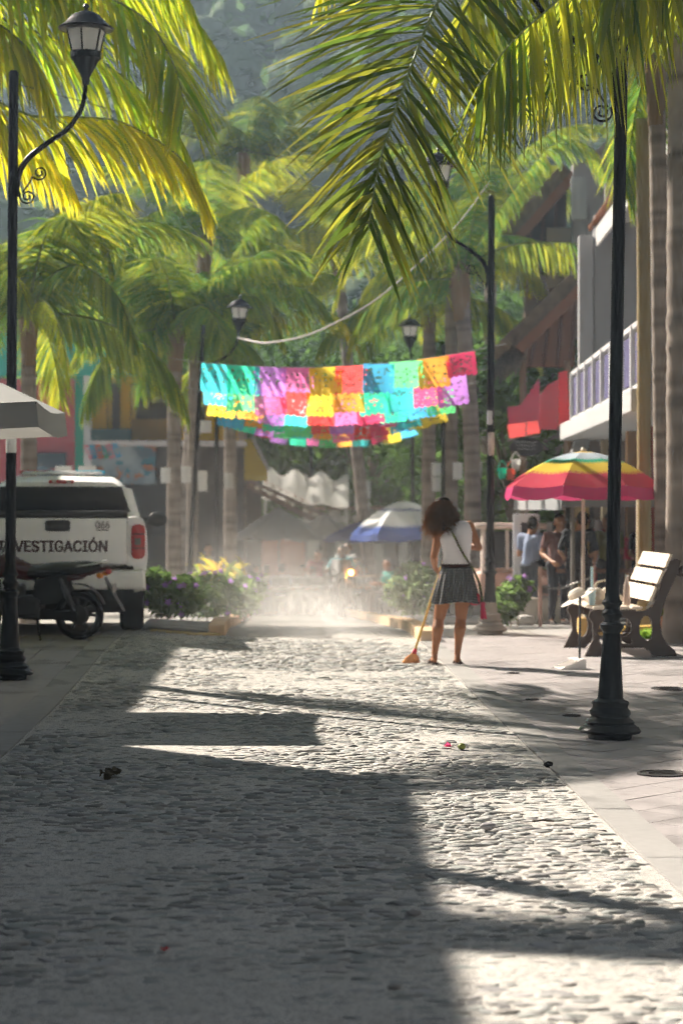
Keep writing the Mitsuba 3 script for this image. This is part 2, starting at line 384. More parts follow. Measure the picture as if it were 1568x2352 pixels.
tiles.sort(key=lambda t: t[0]); big = []
for i, (cy, q) in enumerate(tiles):
    m = paver(q, R.normal(0, .0011))
    if i < 300: part(RP, 'tile', m, 'pink_tile')
    else: big.append(m)
part(RP, 'tiles', cat(big), 'pink_tile', kind='stuff')

# painted kerbs and the planting strips behind them
PEACH, OCHRE = (.62, .44, .26), (.55, .36, .08)
def kerb_run(pts, name, label, h=.13, w=.2, L=.75, col=PEACH):
    k = thing(name, label, 'kerb'); p = spline(pts, 60); dd = np.r_[0, np.cumsum(np.linalg.norm(np.diff(p[:, :2], axis=0), axis=1))]
    n = max(1, int(dd[-1] / L))
    for i in range(n):
        a, b = (np.array([np.interp(t, dd, p[:, c]) for c in (0, 1)]) for t in ((i + .012) * dd[-1] / n, (i + .988) * dd[-1] / n))
        m = (a + b) / 2; an = math.atan2(b[1] - a[1], b[0] - a[0]); zz = float(zg(m[0], m[1]))
        bl = rbox(np.linalg.norm(b - a), w, h + .15, (0, 0, h / 2 - .075), .018)
        bl.apply_transform(TR(m[0], m[1], zz) @ RZ(an) @ RY(-math.atan2(float(zg(*b)) - float(zg(*a)), np.linalg.norm(b - a))))
        part(k, 'block', bl, 'matte', np.array(col) * R.uniform(.85, 1.1), smooth=25, var=.25)
    return k
kerb_run([(sx(1.76, y), y) for y in (25.3, 32, 40, 50, 58)], 'kerb', 'sunlit peach painted kerb on the right, running from the sweeper into the distance')
kerb_run([(sx(-.72, y), y) for y in (25.9, 32, 40, 50)], 'kerb', 'kerb along the street side of the left flower bed, with dust drifting past it')
kerb_run([(-2.25, 25.62), (-1.9, 25.55), (-1.55, 25.62), (sx(-.72, 25.9), 25.9)], 'kerb', 'low yellow kerb facing the cobbles in front of the left flower bed', .03, .14, .5, (.46, .34, .15))
struct('left_flower_bed_paving', sheet(lambda t, y: (lambda x: np.stack([x, y, zg(x, y) + .055], -1))((-2.35 - (y - 25.6) * .05) * (1 - t) + (-.80 - .0295 * y) * t), np.linspace(0, 1, 8), np.linspace(25.7, 52, 50)), 'concrete', smooth=True)
struct('right_flower_bed_paving', sheet(lambda t, y: (lambda x: np.stack([x, y, zg(x, y) + .05], -1))((1.85 - .0295 * y) * (1 - t) + 3.2 * t), np.linspace(0, 1, 8), np.linspace(33.6, 60, 40)), 'concrete', smooth=True)
kerb_run([(3.35, 26.5), (3.9, 26.9), (4.7, 27.0)], 'kerb', 'ochre painted kerb ramp behind the dustpan, by the umbrella foot', .12, .2, .6, OCHRE)

# the hillside that closes the view
def hz(x, y):
    r = 44 * sst(88, 190, y) + 6 * sst(190, 420, y)
    n = meshkit.fbm(np.stack([x * .018, y * .018, 0 * x], -1), 4)
    return -1.95 + r * (.72 + .56 * n) - .5 * (y < 88)
struct('hillside', sheet(lambda x, y: np.stack([x, y, hz(x, y)], -1), np.linspace(-230, 230, 80), np.linspace(80, 430, 60)), 'hillside_green', smooth=True, label='steep hazy green hillside behind the town')
# ---------------------------------------------------------------- leaves, palms, trees
def frond(path, leaf_len=.85, n=46, width=.045, hang=.5, seed=0, green=(.16, .26, .03), yellow=(.42, .36, .03), mixy=.3, droop=.55, base=.10, side=1.0, ripple=.08, ang=(1.25, .45), roll=0.):
    """(rachis mesh, leaflet vertices (n, k, 2, 3), colours): a feather leaf along a path."""
    g = np.random.default_rng(seed); path = np.asarray(path, float)
    dd = np.r_[0, np.cumsum(np.linalg.norm(np.diff(path, axis=0), axis=1))]; Lr = dd[-1]
    rach = tube(path, np.interp(dd / Lr, [0, .15, 1], [.035, .022, .005]), 5)
    t = np.linspace(base, .995, n); t = np.repeat(t, 2) + g.normal(0, .003, 2 * n); t = np.clip(t, 0, 1)
    sg = np.tile([1.0, -1.0], n)
    p = np.stack([np.interp(t * Lr, dd, path[:, c]) for c in range(3)], 1)
    tan = unit(np.stack([np.interp(t * Lr, dd, np.gradient(path[:, c])) for c in range(3)], 1))
    Z = V3(0, 0, 1); sd = np.cross(tan, Z); sd = unit(sd + 1e-4)
    up = np.cross(sd, tan); sd, up = sd * math.cos(roll) + up * math.sin(roll), up * math.cos(roll) - sd * math.sin(roll)
    al = np.interp(t, [0, .6, 1], [ang[0], (ang[0] + ang[1]) / 2 + .1, ang[1]]) + g.normal(0, ripple, 2 * n)
    d0 = tan * np.cos(al)[:, None] + sd * (sg * np.sin(al) * side)[:, None] + up * g.normal(.12, .10, 2 * n)[:, None]
    d0 = unit(d0 - Z * (hang + g.normal(0, .08, 2 * n))[:, None])
    ll = leaf_len * np.interp(t, [0, .12, .35, .7, .92, 1], [.35, .75, 1, .92, .6, .42]) * g.uniform(.85, 1.1, 2 * n)
    k = 6; s = np.linspace(0, 1, k)
    pos = p[:, None] + d0[:, None] * (s[None, :, None] * ll[:, None, None]) - Z * (s[None, :, None] ** 2 * (ll * droop * g.uniform(.5, 1.3, 2 * n))[:, None, None])
    seg = np.gradient(pos, axis=1); seg = unit(seg)
    pos = p[:, None] + np.cumsum(np.concatenate([np.zeros((2 * n, 1, 3)), seg[:, 1:] * (ll / (k - 1))[:, None, None]], 1), 1)
    wd = tan[:, None] - seg * np.sum(tan[:, None] * seg, -1, keepdims=True) + .25 * up[:, None] * g.normal(0, 1, (2 * n, 1, 1))
    wd = unit(wd)
    w = width * np.array([.55, .95, 1.0, .85, .55, .06])[None, :, None] * g.uniform(.8, 1.15, 2 * n)[:, None, None]
    V = np.stack([pos - wd * w / 2, pos + wd * w / 2], 2)
    m = np.clip(mixy + g.normal(0, .22, 2 * n) + .25 * (t - .5), 0, 1)[:, None, None]
    col = np.array(green) * (1 - m) + np.array(yellow) * m
    tipc = np.clip((s - .80) * 3.5, 0, 1)[None, :, None] * g.uniform(.1, .8, 2 * n)[:, None, None]
    col = col * (1 - tipc) + np.array((.30, .20, .06)) * tipc
    col = col * g.uniform(1.1, 1.65, 2 * n)[:, None, None]
    return rach, V, np.repeat(col[:, :, None], 2, 2)
def strips(V, C):
    n, k = V.shape[:2]; i, j = np.meshgrid(np.arange(n), np.arange(k - 1), indexing='ij'); b = (i * k + j) * 2
    q = np.stack([b, b + 1, b + 3, b + 2], -1).reshape(-1, 4)
    return tm(V.reshape(-1, 3), np.vstack([q[:, [0, 1, 2]], q[:, [0, 2, 3]]])), np.clip(C.reshape(-1, 3), 0, 1)
RACH = (.20, .24, .08)
def add_frond(tree, path, seed, split=False, mat='leaf', **kw):
    rach, V, C = frond(path, seed=seed, **kw)
    if split:
        k = part(tree, 'frond', rach, 'satin', RACH, smooth=True)
        for a in range(0, len(V)):
            m, c = strips(V[a:a + 1], C[a:a + 1]); part(k, 'leaflet', m, mat, c)
    else:
        m, c = strips(V, C); n0 = len(rach.vertices)
        k = part(tree, 'frond', cat(rach, m), mat, np.vstack([np.tile(RACH, (n0, 1)), c]))
    return k
def arc(b, az, el, L, droop, n=18):
    t = np.linspace(0, 1, n); e = el - droop * t ** 1.35
    d = np.stack([np.cos(e) * math.cos(az), np.cos(e) * math.sin(az), np.sin(e)], 1)
    return np.asarray(b, float) + np.vstack([[0, 0, 0], np.cumsum((d[1:] + d[:-1]) / 2 * L / (n - 1), axis=0)])
def trunk(pts, r0, r1, seed=0, flare=1.5):
    p = spline(pts, 120); t = np.linspace(0, 1, 120); g = np.random.default_rng(seed)
    ring = g.random(120) < .36
    r = np.interp(t, [0, .06, .2, 1], [r0 * flare, r0 * 1.15, r0, r1]) * (1 + .05 * ring * g.uniform(.3, 1.2, 120) + .05 * (meshkit.fbm(np.stack([t * 9, 0 * t + seed, 0 * t], 1), 3) - .5) + g.normal(0, .01, 120))
    m = tube(p, r, 14); n = 120 * 14
    tone = np.repeat((1.12 - .42 * ring * g.uniform(.3, 1.2, 120) + g.normal(0, .08, 120)), 14)
    c = np.array([.20, .17, .15]) * tone[:, None] * (1 + .5 * (meshkit.fbm(np.asarray(m.vertices)[:n] * 6, 3)[:, None] - .5))
    return m, np.vstack([c, c[:1], c[-1:]])
def palm(label, base, crown, fronds=(), nrand=10, seed=1, L=3.6, r0=.14, r1=.11, boot=True, rlen=1.0, n=100, mixy=.16, width=.042, split=(), bend=0., skip=None, green=(.08, .18, .03), yellow=(.50, .46, .03), group=None, mat='dark_leaf'):
    k = thing('palm_tree', label, 'palm tree', group); g = np.random.default_rng(seed)
    base, crown = np.asarray(base, float), np.asarray(crown, float)
    mid = (base + crown) / 2 + V3(bend, 0, 0)
    m, c = trunk([base - V3(0, 0, .2), mid, crown], r0, r1, seed); part(k, 'trunk', m, 'bark', c, smooth=True)
    if boot:
        bt = lathe([(0, -.75), (r1 * 1.03, -.72), (r1 * 1.25, -.35), (r1 * 1.45, 0), (r1 * 1.1, .35), (0, .5)], 14)
        bv = np.array(bt.vertices); bv[:, :2] *= (1 + .35 * (meshkit.noise(bv * 9) - .5))[:, None]; bt.vertices = bv + crown
        part(k, 'crown_shaft', bt, 'bark', (.17, .12, .07), smooth=True, var=.6)
    for i, f in enumerate(fronds):
        f = dict(f); kw = {'leaf_len': rlen, 'n': n, 'mixy': mixy, 'width': width, 'green': green, 'yellow': yellow, 'mat': mat, **{a: b for a, b in f.items() if a != 'path'}}
        add_frond(k, spline(np.vstack([crown, f['path']]), 30), seed * 100 + i, split=i in split, **kw)
    for i in range(nrand):
        az = 2 * math.pi * (i + g.uniform(-.25, .25)) / max(nrand, 1) + seed; lvl = g.choice([0, 1, 2], p=[.3, .4, .3])
        if skip and skip(az): continue
        el = (1.15, .6, .15)[lvl] + g.normal(0, .1); LL = L * g.uniform(.85, 1.08)
        add_frond(k, arc(crown + V3(0, 0, .1), az, el, LL, (1.5, 1.45, 1.25)[lvl] * g.uniform(.85, 1.15)), seed * 100 + 50 + i, leaf_len=rlen, n=n, mixy=np.clip(mixy + g.normal(0, .15), 0, .9), hang=(.25, .5, .8)[lvl], width=width, green=green, yellow=yellow, mat=mat)
    return k
Q = lambda d, *uv: np.array([P(u, v, d + (i * 0)) for i, (u, v) in enumerate(uv)])
def Qd(*uvd): return np.array([P(u, v, d) for u, v, d in uvd])

# the near palm at the left whose lit fronds hang into the upper left corner
palm('tall palm at the upper left with sunlit fronds arching over the first left lamp', on(-5.3, 22.6), V3(-5.1, 22.4, 7.4),
     [dict(path=Qd((-200, -140, 22.3), (-40, -80, 22), (120, -30, 21.8), (240, -8, 21.6), (340, 50, 21.4), (400, 150, 21.2), (425, 245, 21)), leaf_len=1.55, n=132, mixy=.30, hang=.38, width=.040, ang=(1.25, .55), droop=.4),
      dict(path=Qd((-200, 20, 22.6), (-60, 190, 22.8), (60, 262, 22.9), (172, 268, 23), (280, 280, 23), (384, 338, 23), (436, 390, 23), (468, 455, 23)), leaf_len=1.2, n=132, mixy=.60, hang=.5, width=.040, ang=(1.25, .55), droop=.45),
      dict(path=Qd((-220, -70, 22), (-120, 0, 21.6), (-10, 50, 21.3), (70, 120, 21.2), (110, 210, 21.2)), leaf_len=1.15, n=96, mixy=.5, hang=.5, width=.04),
      dict(path=Qd((-230, -250, 22), (-60, -260, 21.7), (80, -120, 21.5), (150, 10, 21.4)), leaf_len=1.1, n=80, mixy=.2, hang=.5, width=.04),
      dict(path=Qd((-200, 0, 23), (-90, 200, 23.4), (20, 300, 23.6), (100, 350, 23.8), (160, 420, 24)), leaf_len=1.0, n=90, mixy=.7, hang=.6, width=.04),
      dict(path=Qd((-200, -60, 23.4), (0, 40, 23.5), (150, 100, 23.6), (290, 180, 23.6), (390, 280, 23.6), (440, 370, 23.6)), leaf_len=1.15, n=110, mixy=.3, hang=.5, width=.04),
      dict(path=Qd((-220, -160, 24), (60, -120, 24.2), (260, -60, 24.4), (420, 20, 24.4), (510, 130, 24.4)), leaf_len=1.3, n=110, mixy=.3, hang=.5, width=.04),
      dict(path=Qd((-230, -300, 22.6), (0, -330, 22.8), (220, -240, 23), (400, -60, 23), (480, 120, 23)), leaf_len=1.2, n=100, mixy=.25, hang=.5, width=.04)],
     nrand=9, seed=3, L=3.6, split=(0, 1), rlen=1.0, n=70, mixy=.35, width=.042, skip=lambda az: -1.6 < math.remainder(az, 2 * math.pi) < .6, green=(.19, .34, .02), yellow=(.62, .52, .02), mat='leaf')
# the near palm at the right, outside the frame: its dark fronds cross the top of the picture
palm('palm at the upper right with a big dark frond hanging over the street', on(3.75, 17.6), V3(3.6, 17.5, 7.7),
     [dict(path=Qd((1650, -800, 17.2), (1360, -520, 16.7), (1150, -240, 15.9), (1010, -5, 15.1), (930, 190, 14.3), (872, 370, 13.6), (846, 520, 13.1)), leaf_len=1.62, n=175, mixy=.12, hang=.06, width=.032, droop=.24, green=(.06, .105, .014), yellow=(.40, .36, .03), ang=(1.15, .40), roll=.45),
      dict(path=Qd((1750, -700, 16.5), (1600, -420, 15.6), (1440, -170, 14.9), (1290, -10, 14.4), (1180, 90, 14), (1095, 200, 13.8)), leaf_len=1.5, n=160, mixy=.25, hang=.9, width=.034, ang=(1.2, .6), green=(.09, .16, .02)),
      dict(path=Qd((1500, -1000, 17.5), (1150, -700, 17.6), (900, -330, 17.4), (790, -130, 17.2), (735, -20, 17)), leaf_len=.8, n=60, mixy=.7, hang=1.2, width=.042),
      dict(path=Qd((1800, -560, 16.3), (1720, -330, 15.6), (1600, -160, 15), (1470, -70, 14.6), (1390, -10, 14.4)), leaf_len=1.25, n=130, mixy=.35, hang=1.0, width=.034),
      dict(path=Qd((1600, -650, 17.7), (1400, -420, 17.2), (1200, -170, 16.5), (1080, 0, 16), (1020, 150, 15.6)), leaf_len=1.15, n=120, mixy=.4, hang=.5, width=.034),
      dict(path=Qd((1700, -500, 17), (1560, -260, 16.6), (1420, -60, 16.4), (1310, 60, 16.2), (1240, 170, 16)), leaf_len=1.2, n=120, mixy=.4, hang=.8, width=.034)],
     nrand=8, seed=5, L=3.4, mat='leaf', split=(0, 1), rlen=.85, skip=lambda az: 1.6 < math.remainder(az, 2 * math.pi) or math.remainder(az, 2 * math.pi) < -1.9)
# further palms, each at its own place
palm('slim palm right of the foreground lamp, its crown near the top of the picture', on(3.88, 26), P(1506, 150, 26),
     [dict(path=Qd((1470, 50, 25.8), (1410, 10, 25.6), (1350, 30, 25.4), (1295, 90, 25.3), (1260, 180, 25.3)), leaf_len=1.0, n=60, mixy=.55, hang=.9),
      dict(path=Qd((1510, 30, 25), (1520, -60, 24), (1560, -60, 23.5), (1600, 60, 23)), leaf_len=.7, mixy=.5, hang=.8),
      dict(path=Qd((1500, 40, 26.6), (1490, -40, 27.2), (1475, -30, 28), (1465, 90, 28.6)), leaf_len=.6, mixy=.5, hang=.8)],
     nrand=5, seed=8, L=2.6, r0=.115, r1=.10, skip=lambda az: math.sin(az) < -.2)
palm('thick ringed palm trunk at the very right border of the picture', on(3.95, 25.2), V3(3.95, 25.2, 9.6), nrand=9, seed=9, L=3.2, r0=.19, r1=.175)
palm('palm with a curved trunk just left of the second right lamp post', on(2.62, 44), P(1058, 655, 44),
     [dict(path=Qd((1100, 595, 44), (1180, 562, 44), (1260, 556, 44), (1350, 562, 44), (1430, 585, 44), (1475, 640, 44)), leaf_len=.85, n=50, mixy=.35, hang=.95, ang=(1.3, .8)),
      dict(path=Qd((1110, 540, 44), (1190, 420, 44), (1270, 330, 44), (1345, 330, 44), (1390, 400, 44.5)), leaf_len=.8, mixy=.15, hang=.6),
      dict(path=Qd((1020, 560, 44), (950, 500, 44), (860, 520, 44), (800, 590, 44), (770, 690, 44)), leaf_len=.8, mixy=.35, hang=.6),
      dict(path=Qd((1040, 520, 44), (1000, 400, 44), (930, 330, 44), (860, 350, 44)), leaf_len=.8, mixy=.15, hang=.5),
      dict(path=Qd((1080, 540, 44.3), (1110, 400, 44.6), (1150, 330, 45)), leaf_len=.7, mixy=.1, hang=.5)],
     nrand=7, seed=12, L=2.8, r0=.17, r1=.15, bend=.12, skip=lambda az: math.sin(az) < .3 and math.cos(az) > -.8)
palm('straight palm whose trunk rises behind the right end of the paper flags', on(1.88, 47), P(985, 690, 47),
     [dict(path=Qd((930, 650, 47), (880, 640, 47), (830, 700, 47), (800, 800, 47)), leaf_len=.8, mixy=.4, hang=.7),
      dict(path=Qd((1000, 560, 47), (960, 470, 47), (890, 450, 47), (820, 500, 47)), leaf_len=.9, mixy=.5, hang=.6)],
     nrand=11, seed=14, skip=lambda az: math.sin(az) < -.4, L=3.2, r0=.16, r1=.13)
palm('ringed palm trunk beside the third right lamp post, its crown hidden among the others', on(2.3, 46), P(1036, 590, 46), skip=lambda az: math.sin(az) < -.3, nrand=10, seed=17, L=3.0, r0=.15, r1=.13, mixy=.35)
palm('dark leaning palm at the left border behind the first left lamp post', on(-4.88, 34), P(66, 735, 34),
     [dict(path=Qd((70, 600, 34), (110, 510, 34), (170, 480, 34), (230, 530, 34), (255, 610, 34)), leaf_len=.8, mixy=.05, hang=.5, green=(.07, .13, .03)),
      dict(path=Qd((0, 640, 33), (-80, 560, 32), (-160, 560, 31)), leaf_len=.8, mixy=.1, hang=.5),
      dict(path=Qd((110, 640, 33), (190, 610, 32), (270, 680, 31.6), (310, 790, 31.4)), leaf_len=.8, mixy=.08, hang=.6, green=(.08, .15, .03)),
      dict(path=Qd((90, 690, 32), (125, 720, 31), (150, 810, 30.5), (158, 880, 30.4)), leaf_len=.55, n=44, mixy=.3, hang=1.3, green=(.28, .36, .03)),
      dict(path=Qd((40, 660, 32.6), (20, 620, 31.6), (40, 640, 30.6), (70, 720, 30.2)), leaf_len=.7, mixy=.1, hang=.8, green=(.08, .15, .03))],
     nrand=11, seed=21, L=3.3, green=(.09, .17, .03))
palm('palm with a white notice on its trunk, nearest behind the pickup truck', on(-3.33, 43), P(402, 770, 43),
     [dict(path=Qd((396, 700, 43), (372, 610, 43), (330, 540, 43), (250, 492, 43), (160, 500, 43), (90, 560, 43)), leaf_len=.95, n=54, mixy=.05, hang=.35, green=(.08, .17, .03), width=.06),
      dict(path=Qd((415, 690, 43), (440, 640, 43), (475, 625, 43), (500, 680, 43)), leaf_len=.6, mixy=.05, hang=.7),
      dict(path=Qd((350, 720, 43), (280, 700, 43), (210, 740, 43), (160, 840, 43)), leaf_len=.8, mixy=.2, hang=.6),
      dict(path=Qd((340, 770, 43), (270, 790, 43), (215, 850, 43)), leaf_len=.8, mixy=.45, hang=.9),
      dict(path=Qd((450, 730, 43), (520, 680, 43), (600, 690, 43), (650, 780, 43)), leaf_len=.75, mixy=.25, hang=.8)],
     nrand=12, seed=24, L=3.3, r0=.145, r1=.135)
palm('slim palm trunk tight behind the noticed palm of the left flower bed', on(-3.12, 45), P(448, 720, 45), nrand=10, seed=27, L=3.0, r0=.12, r1=.11, mixy=.15)
palm('palm of the left flower bed under the left end of the paper flags', on(-2.41, 47.3), P(528, 800, 47.3),
     [dict(path=Qd((560, 770, 47.3), (640, 730, 47.3), (720, 708, 47.3), (790, 740, 47.3), (840, 830, 47.3)), leaf_len=.7, n=50, mixy=.5, hang=.8, yellow=(.5, .42, .03)),
      dict(path=Qd((570, 700, 47.3), (650, 620, 47.3), (740, 580, 47.3), (850, 585, 47.3), (910, 650, 47.3)), leaf_len=.85, n=50, mixy=.15, hang=.9, green=(.06, .12, .02)),
      dict(path=Qd((560, 660, 47.3), (600, 640, 47.3), (640, 720, 47.3)), leaf_len=.7, mixy=.5, hang=.9),
      dict(path=Qd((540, 640, 47.3), (560, 540, 47.3), (620, 490, 47.3), (680, 540, 47.3)), leaf_len=.8, mixy=.2, hang=.5)],
     nrand=10, seed=31, skip=lambda az: math.sin(az) < -.5, L=3.2, r0=.15, r1=.12)
palm('dark distant palm in the gap between the near fronds, seen against the hill', on(-2.9, 62), P(560, 370, 62), nrand=14, seed=35, L=3.6, r0=.17, r1=.15, green=(.06, .12, .03), mixy=.1)
palm('distant palm behind the middle of the paper flags', on(.9, 60), P(770, 560, 60), nrand=13, seed=38, L=3.6, r0=.17, r1=.14, mixy=.35)
palm('distant palm left of the middle, crown above the second left lamp post', on(-3.9, 52), P(470, 560, 52), nrand=13, seed=41, L=3.5, r0=.17, r1=.14, mixy=.2)
palm('distant palm at the right with a crown in front of the hazy hill', on(3.6, 55), P(1130, 470, 55), nrand=13, seed=44, L=3.3, r0=.17, r1=.14, mixy=.15)
palm('palm outside the left border, throwing its shadow across the cobbles', on(-4.3, 14.5), V3(-4.4, 14.3, 6.9), nrand=2, seed=47, L=2.0, r0=.15)

def leaf_cloud(clumps, n, size, rng, g0, g1, flat=.4):
    """Leaf-sized faces through the volume of clumps (x, y, z, r): vertices, faces, colours."""
    cl = np.asarray(clumps, float); w = cl[:, 3] ** 2; pick = rng.choice(len(cl), n, p=w / w.sum())
    d = unit(rng.normal(size=(n, 3))); rr = cl[pick, 3] * rng.uniform(.35, 1.0, n) ** .5
    c = cl[pick, :3] + d * rr[:, None] * [1, 1, .8]
    a = unit(rng.normal(size=(n, 3)) + d * .7); b = unit(np.cross(a, rng.normal(size=(n, 3))))
    s = size * rng.uniform(.6, 1.3, n)[:, None]
    v = np.stack([c - a * s, c + b * s * .45, c + a * s, c - b * s * .45], 1).reshape(-1, 3)
    i = np.arange(n) * 4; f = np.vstack([np.stack([i, i + 1, i + 2], 1), np.stack([i, i + 2, i + 3], 1)])
    t = np.clip(rng.normal(.5, .25, n) + .15 * rng.normal(size=len(cl))[pick], 0, 1)[:, None]
    col = np.array(g0) * (1 - t) + np.array(g1) * t
    return tm(v, f), np.repeat(col, 4, 0)
def tree(label, base, h, r, seed, name='tree', n=2600, size=.2, g0=(.035, .075, .02), g1=(.10, .19, .04), trunk_r=.16, clumps=16, low=.35, cat_='tree', group=None):
    rng = np.random.default_rng(seed); k = thing(name, label, cat_, group); base = np.asarray(base, float)
    tr = [tube(spline([base - V3(0, 0, .2), base + V3(r * .08, 0, h * .3), base + V3(0, 0, h * .62)], 14), np.linspace(trunk_r, trunk_r * .5, 14), 8)]
    cl = []
    for i in range(clumps):
        az, z = rng.uniform(0, 6.28), rng.uniform(low, .95); q = r * (1 - .75 * abs(z - .6)) * rng.uniform(.3, .85)
        c = base + V3(q * math.cos(az), q * math.sin(az), z * h); cl.append((*c, r * rng.uniform(.26, .46)))
        if i % 2 == 0: tr.append(tube(spline([base + V3(0, 0, h * rng.uniform(.28, .5)), (base + V3(0, 0, h * .55) + c) / 2, c], 8), np.linspace(trunk_r * .4, trunk_r * .1, 8), 5))
    part(k, 'trunk', cat(tr), 'bark', (.16, .13, .10), smooth=True, var=.3)
    m, c = leaf_cloud(cl, n, size, rng, g0, g1); part(k, 'crown', m, 'dark_leaf', c)
    return k
# trees standing between the street and the hill
for i, (u, d, h, r, lab) in enumerate([
        (650, 74, 6.6, 3.0, 'leafy green tree behind the white canopy'), (745, 80, 10, 3.6, 'tall leafy tree behind the dark pole in mid street'),
        (850, 72, 8.5, 3.0, 'sunlit green tree left of the blue and white umbrella'), (945, 76, 10, 3.4, 'dark green tree behind the fourth right lamp post'),
        (1180, 50, 6.2, 2.2, 'dark green tree behind the second right lamp post'), (1090, 64, 8.5, 3.0, 'tall green tree behind the curved palm trunk'),
        (560, 84, 12, 4.2, 'big dark tree behind the restaurant roof'), (430, 72, 12, 4.0, 'big tree behind the palms of the left flower bed'),
        (800, 92, 11, 4.2, 'broad tree above the end of the street'), (1240, 70, 11, 3.8, 'tall tree behind the thatched roof'), (250, 76, 12, 4.2, 'tall tree behind the colourful shop'), (680, 98, 14, 4.6, 'large hazy tree at the foot of the hill'),
        (960, 100, 14, 5, 'wide hazy tree at the foot of the hill on the right')]):
    p = P(u, HV, d); tree(lab, on(p[0], d), h, r, 100 + i, n=5200 if d > 60 else 4200, size=.17, clumps=24, low=.22)
# the forest on the hill: far trees that read as one mass
rng = np.random.default_rng(77)
vv, ff, cc, off = [], [], [], 0
sv_, sf_, so_ = [], [], 0
ico = trimesh.creation.icosphere(subdivisions=3)
for i in range(250):
    y = 98 + 125 * rng.random() ** .9; x = rng.uniform(-.24, .24) * y
    r = rng.uniform(2.6, 5.4); h = r * rng.uniform(1.7, 2.6); z = float(hz(np.array(x), np.array(y))); cl = []
    for _ in range(5):
        p = V3(x + rng.normal(0, r * .42), y + rng.normal(0, r * .42), z + h * rng.uniform(.35, 1)); q = r * rng.uniform(.4, .62); cl.append((*p, q * 1.02))
        v = np.array(ico.vertices); v = v * (q * (1 + .7 * (meshkit.fbm(v * 1.7 + rng.uniform(0, 90, 3), 4) - .5)))[:, None] * [1, 1, .85] + p; sv_.append(v); sf_.append(ico.faces + so_); so_ += len(v)
    m, c = leaf_cloud([(*q[:3], q[3] * 1.1) for q in cl], 800, .55, rng, np.array((.045, .085, .04)) * rng.uniform(.6, 1.6), np.array((.095, .165, .06)) * rng.uniform(.6, 1.6))
    vv.append(m.vertices); ff.append(m.faces + off); cc.append(c); off += len(m.vertices)
solo('forest', tm(np.vstack(vv), np.vstack(ff)), 'dark_leaf', 'hazy green forest covering the hillside', 'forest', np.clip(np.vstack(cc), 0, 1), kind='stuff')
part('forest', 'tree_crowns', tm(np.vstack(sv_), np.vstack(sf_)), 'hillside_green', smooth=True, kind='stuff')

def bush(name, label, cat_, spots, seed, n=900, size=.075, g0=(.07, .13, .03), g1=(.17, .27, .07), flowers=0, fcol=(.55, .30, .75)):
    rng = np.random.default_rng(seed); k = thing(name, label, cat_)
    m, c = leaf_cloud(spots, n, size, rng, g0, g1); part(k, 'foliage', m, 'leaf', c)
    for s in spots: part(k, 'stem', tube([V3(s[0] + rng.normal(0, .05), s[1], float(zg(s[0], s[1])) - .03), V3(s[0], s[1], s[2])], .012, 5), 'matte', (.12, .09, .05))
    for i in range(flowers):
        s = spots[rng.integers(len(spots))]; d = unit(rng.normal(size=3) + V3(0, -.8, .7)); p = V3(*s[:3]) + d * s[3] * 1.02
        an = np.arange(6) * math.pi / 3 + rng.uniform(0, 1)
        ring = []
        for q in range(10):
            a = q * math.pi / 5; rr = .052 if q % 2 == 0 else .032; ring.append((rr * math.cos(a), rr * math.sin(a), .010 if q % 2 == 0 else .004))
        v = np.vstack([[(0, 0, -.008)], ring]); f = [(0, 1 + q, 1 + (q + 1) % 10) for q in range(10)]
        M = trimesh.geometry.align_vectors([0, 0, 1], unit(d + V3(0, -.6, 0))); M[:3, 3] = p
        part(k, 'flower', xf(tm(v, f), M), 'paper', np.array(fcol) * rng.uniform(.8, 1.15))
    return k
def row(pts, r, dz): return [(*on(x, y, dz + .0), r) for x, y in pts]
bush('flower_bush', 'green bush with purple flowers right beside the pickup truck', 'bush', [(*on(x, y, z), r) for x, y, z, r in ((-2.35, 29, .3, .25), (-2.5, 29.6, .42, .3), (-2.15, 29.3, .32, .28), (-2.62, 30.4, .55, .3), (-2.2, 30.2, .45, .3))], 1, 1300, flowers=18)
bush('flower_bush', 'purple flowered bush behind the second left lamp post', 'bush', [(*on(x, y, z), r) for x, y, z, r in ((-2.0, 32, .35, .3), (-1.75, 33, .4, .3), (-2.25, 33, .5, .3), (-1.95, 34, .55, .32))], 2, 1100, flowers=16)
bush('flower_bush', 'purple flowered bush at the street end of the left flower bed', 'bush', [(*on(x, y, z), r) for x, y, z, r in ((-1.62, 36, .35, .3), (-1.75, 37, .5, .33), (-1.6, 38, .6, .3), (-1.62, 39, .5, .3))], 3, 1000, flowers=14)
bush('flower_bush', 'pale green flower bush in the right flower bed, left of the sweeping woman', 'bush', [(*on(x, y, z), r) for x, y, z, r in ((1.15, 34.5, .4, .34), (1.0, 35.4, .5, .34), (1.35, 35, .6, .36), (1.2, 36.4, .75, .34), (1.5, 36, .5, .36))], 4, 1700, g0=(.10, .15, .06), g1=(.22, .3, .13), flowers=9)
bush('flower_bush', 'small dark bush behind the second right lamp post, purple flowers on top', 'bush', [(*on(x, y, z), r) for x, y, z, r in ((2.25, 30.6, .2, .2), (2.4, 31, .4, .24), (2.55, 31.3, .55, .22))], 5, 800, g0=(.05, .09, .03), flowers=6)
